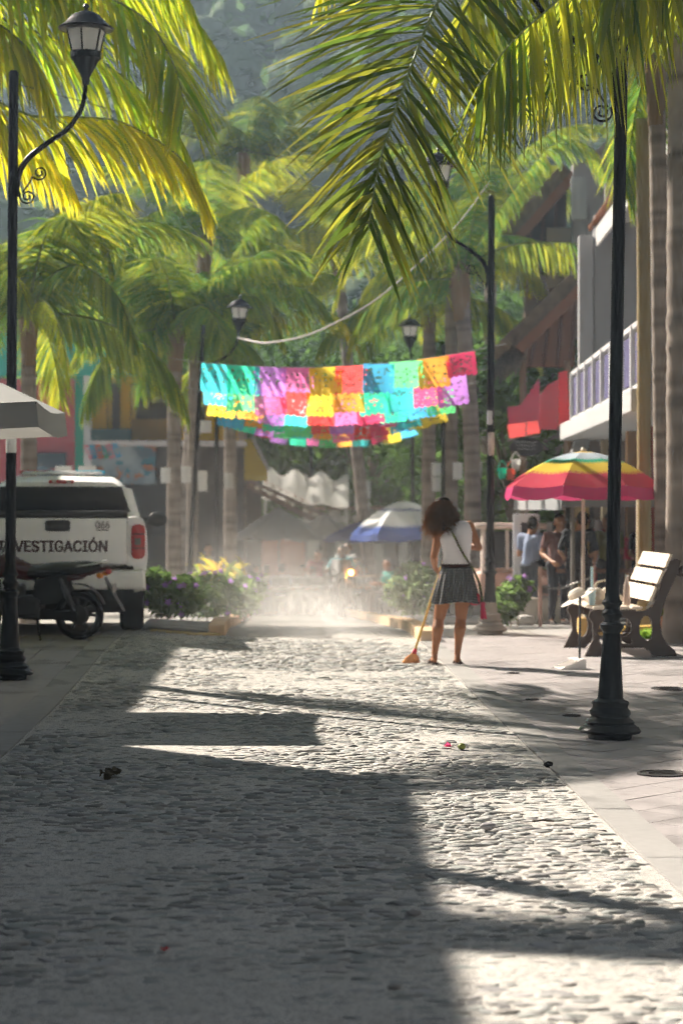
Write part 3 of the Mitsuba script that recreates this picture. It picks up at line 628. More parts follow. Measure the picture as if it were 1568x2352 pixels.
# a croton with yellow upright leaves
k = thing('croton_shrub', 'shrub of upright yellow leaves behind the left flower bed', 'shrub'); rng = np.random.default_rng(5)
b0 = on(-2.2, 41, .35); V_, C_ = [], []
for i in range(120):
    az, el = rng.uniform(0, 6.28), rng.uniform(.5, 1.4); L_ = rng.uniform(.3, .55); o = b0 + V3(rng.normal(0, .22), rng.normal(0, .2), rng.uniform(0, .55))
    ln = arc(o, az, el, L_, .7, 5); w = np.cross(unit(ln[-1] - ln[0]), V3(math.sin(az), -math.cos(az), .3)); w = unit(w) * .035
    s_ = np.array([.5, 1, 1, .7, .1])[:, None]
    V_.append(np.stack([ln - w * s_, ln + w * s_], 1)); C_.append(np.tile(np.array([(.5, .42, .04), (.18, .24, .04), (.55, .36, .05)][rng.integers(3)]), (5, 2, 1)))
m, c = strips(np.array(V_), np.array(C_)); part(k, 'leaves', m, 'leaf', c); part(k, 'stem', tube([b0 - V3(0, 0, .45), b0 + V3(0, 0, .3)], .03), 'matte', (.15, .1, .06))
# ---------------------------------------------------------------- street lamps
lamp = Kit()
lamp.add('base', lathe([(0, 0), (.150, 0), (.155, .035), (.205, .045), (.215, .06), (.20, .085), (.165, .105), (.17, .125), (.135, .15), (.13, .165), (.142, .18), (.142, .20), (.122, .225), (.12, .24), (.13, .252), (.128, .268), (.092, .285),
                        (.088, .30), (.07, .58), (.06, .755), (.062, .775), (.082, .80), (.084, .822), (.056, .842), (.054, .87), (.072, .89), (.072, .91), (.054, .93), (.053, .955), (.07, .975), (.07, .99), (.052, 1.01), (.05, 1.05)], 26), 'black_paint', smooth=50)
lamp.add('pole', tube([(0, 0, 1.04), (0, 0, 3), (0, 0, 5.68), (0, 0, 5.7)], [.047, .045, .043, .03], 16), 'black_paint', smooth=40)
armp = spline([(.03, 0, 4.52), (.045, 0, 4.70), (.125, 0, 4.86), (.29, 0, 5.0), (.48, 0, 5.13), (.595, 0, 5.28), (.645, 0, 5.42), (.66, 0, 5.60)], 34)
lamp.add('arm', tube(armp, np.linspace(.030, .02, 34), 10), 'black_paint', smooth=True)
def spiral(c, r, turns, ph, y=0.0, n=46):
    t = np.linspace(0, 1, n); a = ph + t * turns * 2 * math.pi; rr = r * (1 - .8 * t)
    return np.stack([c[0] + rr * np.cos(a), 0 * a + y, c[1] + rr * np.sin(a)], 1)
lamp.add('scroll', tube(spiral((.135, 4.52), .075, 1.7, 2.6), .008, 6), 'black_paint', smooth=True)
lamp.add('scroll', tube(np.vstack([spiral((.245, 4.74), .07, 1.6, 3.6)[::-1], [(.16, 0, 4.66), (.09, 0, 4.56)]]), .008, 6), 'black_paint', smooth=True)
LX = .66
lamp.add('lantern_holder', mv(lathe([(0, 5.55), (.03, 5.56), (.035, 5.62), (.055, 5.66), (.075, 5.70), (.115, 5.78), (.135, 5.80), (.138, 5.86), (.12, 5.865), (0, 5.865)], 20), x=LX), 'black_paint', smooth=40)
for a in range(6):
    an = (a + .5) * math.pi / 3; c0, c1 = V3(LX + .128 * math.cos(an), .128 * math.sin(an), 5.86), V3(LX + .176 * math.cos(an), .176 * math.sin(an), 6.07)
    lamp.add('bar', beam(c0, c1, .014), 'black_paint')
    an2 = an + math.pi / 3; e0, e1 = V3(LX + .126 * math.cos(an2), .126 * math.sin(an2), 5.862), V3(LX + .172 * math.cos(an2), .172 * math.sin(an2), 6.062)
    lamp.add('pane', tm([c0 * [1, 1, 1], e0, e1, c1], [(0, 1, 2), (0, 2, 3)]), 'frosted')
lamp.add('lantern_cap', mv(lathe([(0, 6.06), (.20, 6.06), (.245, 6.07), (.25, 6.085), (.20, 6.12), (.165, 6.16), (.12, 6.205), (.06, 6.235), (.02, 6.245), (.016, 6.27), (.03, 6.285), (.016, 6.31), (0, 6.32)], 22), x=LX), 'black_paint', smooth=35)
def put_lamp(p, right, label, tilt=0, gr=True):
    k = thing('street_lamp', label, 'street lamp', 'black street lamps along the street')
    M = TR(*p) @ RY(tilt) @ SC(1, 1, .957) @ (RZ(math.pi) if right else np.eye(4)) @ RZ(R.normal(0, .05))
    lamp.put(k, M); return k, M
LA, MA = put_lamp(G(22, 1560), False, 'nearest left black street lamp with a white tape band, standing by the parked motorcycle', math.radians(.4))
part(LA, 'tape_band', lathe([(.0475, 2.12), (.0478, 2.30)], 16), 'satin', (.72, .72, .70), smooth=True, M=MA)
LR1, MR1 = put_lamp(on(*G(1400, 1697)[:2]), True, 'nearest right black street lamp, big in the foreground beside the bench', math.radians(1.0))
LR2, MR2 = put_lamp(on(1.84, 27.0), True, 'second right street lamp with a dusty foot, right behind the sweeping woman', math.radians(.2))
# dust and old stickers on the second lamp
part(LR2, 'sticker', sheet(lambda a, z: np.stack([.0475 * np.cos(a), .0475 * np.sin(a), z], -1), np.linspace(.6, 2.6, 8), np.linspace(2.32, 2.62, 5)), 'matte', lambda v: np.where(meshkit.noise(v * 30)[:, None] > .5, (.62, .56, .54), (.25, .22, .22)), M=MR2, label='torn pale sticker')
part(LR2, 'sticker', sheet(lambda a, z: np.stack([.048 * np.cos(a), .048 * np.sin(a), z], -1), np.linspace(.3, 1.9, 8), np.linspace(2.72, 2.9, 5)), 'matte', (.55, .56, .60), M=MR2)
part(LR2, 'dust_coat', lathe([(.156, .002), (.158, .035), (.208, .045), (.218, .06), (.203, .085), (.168, .107), (.173, .125), (.138, .152), (.133, .165), (.145, .18), (.145, .20), (.125, .226), (.123, .24), (.133, .253), (.131, .268), (.095, .287), (.091, .30), (.0815, .42)], 26), 'matte', (.30, .27, .24), smooth=50, var=.5, M=MR2, label='pale dust caked on the foot')
LB, MB = put_lamp(on(-2.87, 40.5, .05), False, 'second left street lamp, rising from the front of the left flower bed', math.radians(3.2))
put_lamp(on(2.02, 43.2), True, 'third right street lamp, lantern above the right end of the paper flags')
put_lamp(on(1.78, 54.5), True, 'fourth right street lamp, the lower of the two distant lanterns', 0)
put_lamp(on(-2.74, 47.8), False, 'third left street lamp, a dark pole right of the second one', 0)
put_lamp(on(-.98, 70), False, 'distant street lamp, a dark pole near the middle in front of the white canopy', 0)
solo('overhead_cable', tube(spline(Qd((545, 775, 40.3), (565, 780, 39.5), (615, 787, 38), (700, 771, 36.5), (780, 736, 35), (860, 690, 33.5), (960, 605, 31), (1050, 515, 29), (1122, 420, 27.05)), 50), np.linspace(.018, .006, 50), 6), 'matte', 'pale sagging cable strung from the second left lamp to the second right lamp', 'cable', (.45, .43, .42), smooth=True)
solo('overhead_cable', tube(spline(Qd((30, 190, 20.3), (250, 250, 24), (500, 330, 30), (720, 372, 38), (940, 395, 46)), 40), .006, 5), 'matte', 'thin dark wire running from the nearest left lamp towards the hill', 'cable', (.06, .05, .05), smooth=True)

# ---------------------------------------------------------------- paper flags across the street
FLAGC = [(.86, .08, .22), (.05, .72, .45), (.92, .42, .08), (.08, .48, .85), (.88, .68, .06), (.58, .26, .80), (.85, .08, .08), (.08, .70, .78), (.90, .22, .55), (.16, .78, .30)]
def flag_mesh(w, h, rng):
    """A sheet of cut paper: scalloped lower edge, small cut-outs, a slight billow."""
    pts = [(-w / 2, 0), (-w / 2, -h)]; nsc = 5
    for i in range(nsc):
        for a in (.25, .5, .75, 1): pts.append((-w / 2 + w * (i + a) / nsc, -h - .035 * math.sin(math.pi * a)))
    pts += [(w / 2, 0)]
    p = Polygon(pts).buffer(0)
    half = [(rng.uniform(.05, .42) * w, -h * rng.uniform(.16, .93), rng.uniform(.008, .021)) for _ in range(17)]
    for cx, cy, r in [(s * x, y, r) for x, y, r in half for s in (-1, 1)] + [(0, -h * y, .022) for y in (.3, .5, .72)]:
        p = p.difference(Polygon([(cx - r, cy), (cx, cy - r * 1.25), (cx + r, cy), (cx, cy + r * 1.25)]))
    p = p if p.geom_type == 'Polygon' else max(p.geoms, key=lambda g: g.area)
    v, f = trimesh.creation.triangulate_polygon(p, engine='earcut')
    m = tm(np.c_[v[:, 0], 0 * v[:, 0], v[:, 1]], f).subdivide()
    q = np.array(m.vertices); a, b = rng.uniform(-.5, .5), rng.uniform(0, 6.28)
    q[:, 1] += -q[:, 2] * a * .8 * (-q[:, 2] / h) ** .5 + .02 * np.sin(q[:, 0] * 13 + b) * (-q[:, 2] / h)
    q[:, 0] += q[:, 2] * rng.normal(0, .06)
    m.vertices = q; return m
rng = np.random.default_rng(31)
rows = [(33.0, -2.10, 2.0, 3.80, 3.98, .15), (34.8, -2.18, 1.95, 3.62, 3.74, .16), (37.4, -2.2, 1.88, 3.58, 3.66, .18), (40.8, -2.2, 1.8, 3.58, 3.66, .2), (45.0, -2.1, 1.72, 3.62, 3.68, .22), (50.5, -1.9, 1.68, 3.66, 3.72, .24)]
names_ = ['nearest', 'second nearest', 'third nearest', 'third farthest', 'second farthest', 'farthest']
for ri, (yy, x0, x1, z0, z1, sag) in enumerate(rows):
    k = thing('paper_flag_garland', f'{names_[ri]} string of colourful cut paper flags hung across the street', 'garland', 'paper flag garlands over the street')
    t = np.linspace(-.12, 1.12, 30); fz = lambda t: z0 + (z1 - z0) * t - sag * 4 * t * (1 - t)
    part(k, 'string', tube(np.stack([x0 + (x1 - x0) * t, yy + 0 * t, fz(t)], 1), .005, 4), 'matte', (.4, .4, .38))
    nf = 10; perm = rng.permutation(10)
    for i in range(nf):
        tt = (i + .5) / nf; w = (x1 - x0) / nf * rng.uniform(1.08, 1.28)
        m = flag_mesh(w, .42 * rng.uniform(.92, 1.08), rng)
        sl = math.atan2(z1 - z0 - sag * 4 * (1 - 2 * tt), x1 - x0)
        M = TR(x0 + (x1 - x0) * tt, yy, float(fz(tt)) - .004) @ RY(-sl + rng.normal(0, .06)) @ RZ(rng.normal(0, .2)) @ RX(rng.normal(.12, .2))
        part(k, 'flag', xf(m, M), 'paper', np.array(FLAGC[perm[(i * 3 + ri * 7) % 10]]) * rng.uniform(.9, 1.1))

# ---------------------------------------------------------------- the white pickup truck
def wheel_mesh(r, w, rim=.62):
    tyre = lathe([(r * rim, -w / 2 + .01), (r * .9, -w / 2), (r * .985, -w / 2 + .03), (r, -w / 4), (r, w / 4), (r * .985, w / 2 - .03), (r * .9, w / 2), (r * rim, w / 2 - .01)], 32, axis='x')
    hub = lathe([(0, -w / 2 + .06), (r * .2, -w / 2 + .04), (r * .25, -w / 2 + .07), (r * (rim - .06), -w / 2 + .05), (r * rim, -w / 2 + .012), (r * rim, w / 2 - .012), (r * (rim - .06), w / 2 - .05), (0, w / 2 - .06)], 32, axis='x')
    return tyre, hub
TK = thing('pickup_truck', 'white official pickup truck with dark lettering on its tailgate, parked at the left', 'pickup truck')
TM = TR(-3.20, 24.55, float(zg(-3.1, 25.6)) + .075) @ RZ(math.radians(6.2))
W = (.92, .92, .92)
def tp(par, *a, **k): return part(par, *a, M=TM, **k)
# bed: side walls, outline seen from the rear, bulging below the rail
side = [(.78, .70), (.99, .62), (1.015, .80), (1.005, 1.05), (.985, 1.18), (.955, 1.245), (.90, 1.262), (.83, 1.262), (.79, 1.25)]
for sg in (1, -1):
    tp(TK, 'bed_side', mv(prism([(sg * x, z) for x, z in side], 1.98), y=1.01), 'gloss', W, smooth=35, var=.07)
    t = rbox(.155, .06, .39, (sg * .905, .005, .985), .05); tl = tp(TK, 'tail_light', t, 'lens_red', smooth=40)
    tp(tl, 'reverse_lamp', rbox(.07, .02, .075, (sg * .90, -.032, .985), .012), 'satin', (.16, .14, .13), smooth=40)
    tp(tl, 'bezel', rbox(.15, .02, .012, (sg * .905, -.03, 1.07), .003), 'matte', (.05, .01, .01)); tp(tl, 'bezel', rbox(.15, .02, .012, (sg * .905, -.03, .91), .003), 'matte', (.05, .01, .01))
tg = tp(TK, 'tailgate', rbox(1.555, .07, .535, (0, .03, .985), .02), 'gloss', W, smooth=30, var=.07)
tp(TK, 'tailgate_cap', rbox(1.58, .12, .075, (0, .05, 1.295), .02), 'satin', (.018, .018, .02), smooth=40)
tp(TK, 'bed_cover', bb(-.80, .80, .12, 1.98, 1.20, 1.258), 'satin', (.02, .02, .022))
hd = tp(tg, 'handle', rbox(.285, .03, .125, (0, -.008, 1.165), .03), 'satin', (.012, .014, .014), smooth=40)
tp(hd, 'pull', rbox(.20, .02, .05, (0, -.028, 1.15), .012), 'satin', (.03, .03, .03), smooth=40)
def lettering(par, text, x0, z0, h, bold, width=None, col=(.045, .012, .016)):
    m = meshkit.text_mesh(text, h, .003, bold); m = cat(*[mv(m, q * .0045, 0, abs(q) * .0004) for q in (-1, -.5, 0, .5, 1)]); b = m.bounds
    m.apply_translation([-b[0][0], 0, 0])
    if width: m.apply_transform(SC(width / (b[1][0] - b[0][0]), 1, 1))
    m.apply_transform(RX(math.pi / 2)); m.apply_translation([x0, -.007, z0])
    return tp(par, 'lettering', m, 'satin', col)
lettering(tg, 'INVESTIGACIÓN', -.66, .872, .122, True, 1.22)
lettering(tg, '066', .425, 1.132, .085, False, .16); tp(tg, 'underline', bb(.43, .575, -.0085, -.005, 1.108, 1.119), 'satin', (.045, .012, .016))
tp(TK, 'bumper', cat(rbox(1.96, .16, .225, (0, -.07, .56), .035)), 'gloss', (.80, .80, .78), smooth=35, var=.1)
tp(TK, 'bumper_step', rbox(1.7, .17, .03, (0, -.07, .69), .01), 'satin', (.02, .02, .02))
tp(TK, 'bumper_end', hull([(x, y, z) for x, y, z in ((.98, -.12, .66), (.98, .3, .64), (1.0, .3, .42), (.97, -.1, .46), (.86, -.1, .42), (.86, .3, .40), (.9, -.13, .66))]), 'gloss', (.58, .55, .48), smooth=40)
tp(TK, 'bumper_end', hull([(-x, y, z) for x, y, z in ((.98, -.12, .66), (.98, .3, .64), (1.0, .3, .42), (.97, -.1, .46), (.86, -.1, .42), (.86, .3, .40), (.9, -.13, .66))]), 'gloss', (.58, .55, .48), smooth=40)
tp(TK, 'undercarriage', cat(bb(-.6, .6, .1, 5.0, .42, .60), bb(-.55, .75, .45, 5.2, .16, .5), tube([(-.72, 1.15, .38), (.72, 1.15, .38)], .06), sph(.14, (0, 1.15, .36)), tube([(.45, .2, .36), (.45, 2.5, .38)], .045)), 'matte', (.02, .018, .016))
# cab: sections from the rear window to the windscreen, bonnet in front
def section(y, hw, zt, zb=.62, tw=.74):
    q = [(hw * .98, zb), (hw, .85), (hw * .985, 1.12), (hw * .955, 1.26), (tw + .06, 1.60), (tw - .02, zt - .07), (tw - .12, zt - .015), (0, zt)]
    q = q + [(-a, b) for a, b in q[-2::-1]]
    return np.array([(a, y, b) for a, b in q])
def skin_(secs):
    k = len(secs[0]); v = np.vstack(secs); f = []
    for s in range(len(secs) - 1):
        for i in range(k - 1):
            a = s * k + i; f += [(a, a + 1, a + k + 1), (a, a + k + 1, a + k)]
    n = len(v); ends = []
    for e, rev in ((0, True), (len(secs) - 1, False)):
        for i in range(1, k - 1):
            t = (e * k, e * k + i, e * k + i + 1); ends.append(t[::-1] if rev else t)
    return tm(v, f + ends)
tp(TK, 'cab', skin_([section(2.02, 1.0, 1.30, tw=.80)[:] * [1, 1, 1], section(2.03, 1.0, 1.69), section(2.16, 1.0, 1.75), section(2.9, 1.0, 1.775), section(3.6, 1.0, 1.75), section(4.35, .99, 1.32, tw=.80)]), 'gloss', W, smooth=28, var=.07)
tp(TK, 'bonnet', skin_([section(4.3, .99, 1.30, tw=.82) * [1, 1, 1], section(5.1, .98, 1.22, tw=.80) * [1, 1, .97], section(5.75, .95, 1.05, tw=.78) * [1, 1, .86]]), 'gloss', W, smooth=30, var=.07)
def quadw(p): return hull(np.vstack([np.array(p), np.array(p) + [0, .012, 0]]))
tp(TK, 'rear_window', quadw([(-.84, 2.012, 1.315), (.84, 2.012, 1.315), (.735, 2.005, 1.625), (-.735, 2.005, 1.625)]), 'dark_glass')
tp(TK, 'windscreen', hull([(-.80, 4.25, 1.33), (.80, 4.25, 1.33), (.66, 3.68, 1.70), (-.66, 3.68, 1.70), (-.80, 4.22, 1.33), (.66, 3.66, 1.70)]), 'dark_glass')
for sg in (1, -1):
    tp(TK, 'side_window', hull([(sg * .962, 2.3, 1.30), (sg * .962, 4.0, 1.30), (sg * .80, 3.55, 1.62), (sg * .80, 2.35, 1.64), (sg * .95, 2.3, 1.30), (sg * .79, 3.5, 1.70)]), 'dark_glass')
    mm = tp(TK, 'wing_mirror', sph(1, (sg * 1.21, 3.5, 1.22), (.125, .07, .10), 3), 'satin', (.012, .012, .013), smooth=True)
    tp(mm, 'arm', tube([(sg * .98, 3.55, 1.19), (sg * 1.12, 3.52, 1.19)], .035), 'satin', (.012, .012, .013))
    for yy in (1.15, 4.75):
        ty, hb = wheel_mesh(.42, .28); k = tp(TK, 'wheel', mv(ty, x=sg * .845, y=yy, z=.345), 'matte', (.015, .015, .015), smooth=40); tp(k, 'rim', mv(hb, x=sg * .845, y=yy, z=.345), 'metal', (.5, .5, .5), smooth=40)
    tp(TK, 'headlight', rbox(.3, .08, .2, (sg * .72, 5.74, .88), .03), 'gloss', (.7, .7, .7), smooth=40)
bl = tp(TK, 'brake_light', rbox(.31, .03, .045, (0, 2.01, 1.685), .012), 'lens_red', smooth=40)
for x in (-.085, .085): tp(bl, 'clear_segment', rbox(.05, .02, .036, (x, 1.994, 1.685), .006), 'gloss', (.55, .53, .5), smooth=40)
lb = tp(TK, 'light_bar', rbox(1.02, .26, .05, (0, 2.75, 1.805), .03), 'gloss', (.7, .7, .7), smooth=40)
tp(lb, 'red_dome', rbox(.40, .24, .05, (-.34, 2.75, 1.81), .03), 'lens_red', smooth=40); tp(lb, 'blue_dome', rbox(.40, .24, .05, (.34, 2.75, 1.81), .03), 'gloss', (.02, .30, .48), smooth=40)

# ---------------------------------------------------------------- motorcycles (x forward, rear wheel hub at the origin)
def bike_kit(tank, dark=(.016, .016, .018)):
    K = Kit(); r = .30
    for x, w in ((0, .12), (1.27, .10)):
        t = lathe([(r * .80, -w / 2), (r * .93, -w / 2), (r, -w / 5), (r, w / 5), (r * .93, w / 2), (r * .80, w / 2), (r * .76, 0), (r * .80, -w / 2)], 36, axis='y')
        K.add('tyre', mv(t, x=x), 'matte', (.013, .013, .013), smooth=40)
        K.add('rim', mv(cat(lathe([(r * .70, -w / 3), (r * .81, -w / 3), (r * .81, w / 3), (r * .70, w / 3), (r * .70, -w / 3)], 36, axis='y'), *[beam((0, 0, 0), (r * .74 * math.cos(a), 0, r * .74 * math.sin(a)), .05, .03) for a in np.arange(6) * math.pi / 3], lathe([(0, -.08), (.11, -.065), (.125, 0), (.11, .065), (0, .08)], 20, axis='y')), x=x), 'satin', (.05, .05, .05), smooth=40)
    K.add('tank', blobs([((.62, 0, .52), (.88, 0, .60), .10, .155), ((.88, 0, .60), (.98, 0, .57), .155, .12)], .03, 10), 'gloss', tank, smooth=True)
    seat = blobs([((.58, 0, .52), (.30, 0, .555), .075, .085), ((.30, 0, .555), (-.10, 0, .585), .085, .075), ((-.10, 0, .585), (-.26, 0, .60), .07, .04)], .03, 10)
    sv = np.array(seat.vertices); sv[:, 1] *= 1.5; seat.vertices = sv
    K.add('seat', seat, 'satin', (.020, .021, .023), smooth=True)
    K.add('tail_cowl', blobs([((.45, 0, .42), (.05, 0, .48), .05, .055), ((.05, 0, .48), (-.36, 0, .58), .055, .03), ((.45, .07, .40), (-.05, .07, .47), .03, .03), ((.45, -.07, .40), (-.05, -.07, .47), .03, .03)], .03, 6), 'gloss', tank, smooth=True)
    K.add('grab_rail', tube(spline([(.0, .10, .60), (-.2, .11, .63), (-.33, .06, .66), (-.36, 0, .67), (-.33, -.06, .66), (-.2, -.11, .63), (0, -.10, .60)], 24), .012, 7), 'metal', (.6, .6, .6), smooth=True)
    for s in (1, -1): K.add('side_panel', hull([(x, s * y, z) for x, y, z in ((.52, .10, .44), (.12, .10, .50), (.10, .11, .36), (.22, .12, .16), (.55, .12, .12), (.52, .05, .44), (.12, .05, .50), (.22, .05, .16), (.55, .05, .12))]), 'satin', dark, smooth=30)
    K.add('tail_lamp', rbox(.07, .10, .06, (-.37, 0, .53), .02), 'lens_red', smooth=40)
    K.add('rear_fender', sheet(lambda a, y: np.stack([-.35 * np.sin(a) + .02, y, .36 * np.cos(a) + .02], -1), np.linspace(-.9, 1.25, 16), np.linspace(-.075, .075, 4)), 'satin', dark, smooth=True)
    K.add('mud_flap', hull([(-.33, -.07, .46), (-.33, .07, .46), (-.42, -.08, .30), (-.42, .08, .30), (-.56, -.06, .05), (-.56, .06, .05), (-.54, -.06, .05), (-.38, .06, .32)]), 'satin', (.05, .05, .05), smooth=30)
    K.add('number_plate', rbox(.012, .19, .10, (-.44, 0, .33), .003), 'matte', (.25, .24, .23))
    for s in (1, -1):
        K.add('shock_absorber', cat(tube([(.03, s * .12, .06), (.20, s * .12, .46)], .028, 10), tube([(.06, s * .12, .13), (.16, s * .12, .37)], .042, 10)), 'satin', (.04, .04, .045), smooth=40)
        K.add('swing_arm', beam((0, s * .09, 0), (.48, s * .09, .04), .03, .045), 'satin', dark)
        K.add('fork_leg', tube([(1.27, s * .085, 0), (1.05, s * .085, .62)], .026, 10), 'metal', (.35, .35, .35), smooth=40)
        K.add('indicator', sph(.035, (-.30, s * .15, .50), (1.3, 1, 1)), 'gloss', (.7, .25, .02), smooth=True)
        K.add('mirror', cat(tube([(1.0, s * .2, .72), (.96, s * .30, .90)], .008), sph(.06, (.96, s * .31, .93), (.3, 1.2, .8))), 'satin', dark, smooth=True)
    K.add('engine', cat(rbox(.34, .30, .26, (.62, 0, .10), .05), rbox(.2, .2, .2, (.78, 0, .28), .03), *[rbox(.22, .24, .012, (.80, 0, .22 + .03 * i), .003) for i in range(5)]), 'satin', (.035, .035, .037))
    K.add('exhaust', cat(tube(spline([(.86, -.12, .22), (.90, -.14, .0), (.7, -.15, -.06), (.3, -.16, -.06)], 20), .022, 8), tube([(.3, -.16, -.06), (.05, -.17, .0), (-.22, -.18, .08)], [.045, .055, .05], 12)), 'satin', (.05, .045, .04), smooth=True)
    K.add('chain_case', hull([(0, .10, .07), (0, .10, -.07), (.5, .10, .09), (.5, .10, -.03), (0, .12, .06), (.5, .12, .08)]), 'satin', dark)
    K.add('frame', cat(tube([(1.02, 0, .62), (.95, 0, .1), (.5, 0, -.06)], .025), tube([(1.02, 0, .58), (.5, 0, .42), (.0, 0, .46)], .022)), 'satin', dark)
    K.add('handlebar', tube(spline([(.93, .34, .74), (1.0, .25, .76), (1.03, .1, .70), (1.03, -.1, .70), (1.0, -.25, .76), (.93, -.34, .74)], 26), .014, 8), 'metal', (.3, .3, .3), smooth=True)
    K.add('headlight', cat(lathe([(0, -.10), (.06, -.09), (.085, -.02), (.09, .02), (0, .03)], 18, axis='x', c=(1.16, 0, .60))), 'gloss', (.25, .25, .26), smooth=40)
    K.add('front_fender', sheet(lambda a, y: np.stack([1.27 + .335 * np.sin(a), y, .335 * np.cos(a)], -1), np.linspace(-.8, .8, 14), np.linspace(-.06, .06, 4)), 'gloss', tank, smooth=True)
    K.add('side_stand', tube([(.5, .1, -.05), (.42, .26, -.29)], .012), 'satin', dark)
    return K
bk = thing('motorcycle', 'dark red motorcycle parked at the left behind the nearest lamp post', 'motorcycle')
pb = on((182 - CU) / F * 23.75, 23.75)
bike_kit((.05, .005, .008)).put(bk, TR(pb[0], pb[1], pb[2] + .27) @ SC(.90) @ RZ(math.pi - .12) @ RX(-.09))
# ---------------------------------------------------------------- people
SKIN_T = (.34, .17, .10)
def hand(w, d, side=1, curl=.6, palm_n=None, s=1.0):
    """Bones of a hand at wrist w pointing along d, fingers bent by curl towards palm_n."""
    w, d = np.asarray(w, float), unit(d); n = unit(palm_n if palm_n is not None else np.cross(d, V3(0, 1, .2))); n = unit(n - d * np.dot(n, d)); l = np.cross(d, n) * side
    out = [(w, w + d * .045 * s, .024 * s, .022 * s)]
    for i, (o, ln) in enumerate(((-.030, .066), (-.010, .078), (.010, .073), (.028, .056))):
        k0 = w + d * .085 * s + l * o * s; out.append((w + d * .03 * s + l * o * .6 * s, k0, .017 * s, .0125 * s)); q, a = k0, curl * .8
        for f, rr in ((.45, .0105), (.32, .0095), (.23, .008)):
            e = q + (d * math.cos(a) + n * math.sin(a)) * ln * f * s * 1.15; out.append((q, e, rr * s, rr * .92 * s)); q = e; a += curl
    b = w + d * .03 * s - l * .022 * s; e = b + (d * .5 - l * .75 + n * .35) * .045 * s; out += [(b, e, .014 * s, .012 * s), (e, e + (d * .75 - l * .1 + n * .5) * .038 * s, .0115 * s, .009 * s)]
    return out
def body(J, edge=.03, it=8, curl=.5, k=1.0, hd=True):
    B = [(J['pel'], J['che'], .125 * k, .125 * k), (J['che'], J['neck'], .12 * k, .055), (J['neck'], J['head'], .05, .058)]
    h = J['head']; f = J['face']
    B += [(h + V3(0, 0, .045), h + f * .025 + V3(0, 0, .03), .088, .085), (h + f * .03 + V3(0, 0, -.02), h + f * .055 + V3(0, 0, -.085), .066, .038)]
    B += [(h + f * .088 + V3(0, 0, .0), h + f * .108 + V3(0, 0, -.025), .012, .016)]
    rt = np.cross(f, V3(0, 0, 1))
    for s in (1, -1): B.append((h + rt * s * .082 + V3(0, 0, .015), h + rt * s * .086 + V3(0, 0, -.02), .018, .012))
    for s in 'lr':
        B += [(J['che'] + V3(0, 0, .05), J['sh' + s], .09 * k, .058), (J['sh' + s], J['el' + s], .050, .037), (J['el' + s], J['wr' + s], .037, .025),
              (J['pel'], J['hip' + s], .12 * k, .10 * k), (J['hip' + s], J['kn' + s], .088 * k, .055), (J['kn' + s], J['kn' + s] * .62 + J['an' + s] * .38, .054, .058), (J['kn' + s] * .62 + J['an' + s] * .38, J['an' + s], .058, .033),
              (J['an' + s], J['an' + s] * .6 + J['to' + s] * .4 + V3(0, 0, -.02), .034, .034), (J['an' + s] + V3(0, 0, -.035), J['to' + s], .034, .022)]
        B += hand(J['wr' + s], J['wr' + s] - J['el' + s] if 'hd' + s not in J else J['hd' + s], 1 if s == 'l' else -1, curl, J.get('pn' + s))
    return blobs(B, edge, it)
def pose(kind, rng, H=1.68):
    """Joints of a figure facing -y, its feet (or seat) over the origin."""
    j = lambda v: rng.normal(0, v); J = {}
    if kind == 'stand':
        J.update(pel=V3(0, 0, .95), che=V3(j(.02), -.01, 1.26), neck=V3(0, 0, 1.43), head=V3(j(.02), -.03, 1.55))
        for s, q in (('l', -1), ('r', 1)):
            J['sh' + s] = V3(q * .18, 0, 1.37); J['el' + s] = V3(q * (.24 + j(.02)), .03, 1.10); J['wr' + s] = V3(q * (.22 + j(.03)), -.10 - abs(j(.10)), .93 + abs(j(.12)))
            J['hip' + s] = V3(q * .085, 0, .92); J['kn' + s] = V3(q * .10, -.03, .50); J['an' + s] = V3(q * .10, .02, .09); J['to' + s] = V3(q * .12, -.13, .03)
    else:
        b = .50 if kind == 'sit' else .80
        J.update(pel=V3(0, 0, b), che=V3(j(.03), -.03 + j(.03), b + .32), neck=V3(j(.02), -.05, b + .50), head=V3(j(.03), -.09 + j(.02), b + .62))
        for s, q in (('l', -1), ('r', 1)):
            J['sh' + s] = V3(q * .18, -.03, b + .43); J['hip' + s] = V3(q * .09, -.02, b - .01)
            if kind == 'sit':
                J['el' + s] = V3(q * .25, -.12, b + .19); J['wr' + s] = V3(q * .12, -.33, b + .22 + j(.03))
                J['kn' + s] = V3(q * .13, -.42, b + .02); J['an' + s] = V3(q * .13, -.40, .09); J['to' + s] = V3(q * .14, -.54, .03)
            else:
                J['el' + s] = V3(q * .33, -.24, b + .20); J['wr' + s] = V3(q * .33, -.46, b + .21); J['kn' + s] = V3(q * .20, -.36, b - .16); J['an' + s] = V3(q * .17, -.22, b - .50); J['to' + s] = V3(q * .17, -.36, b - .56)
    J['face'] = unit(V3(j(.2), -1, -.1))
    return J
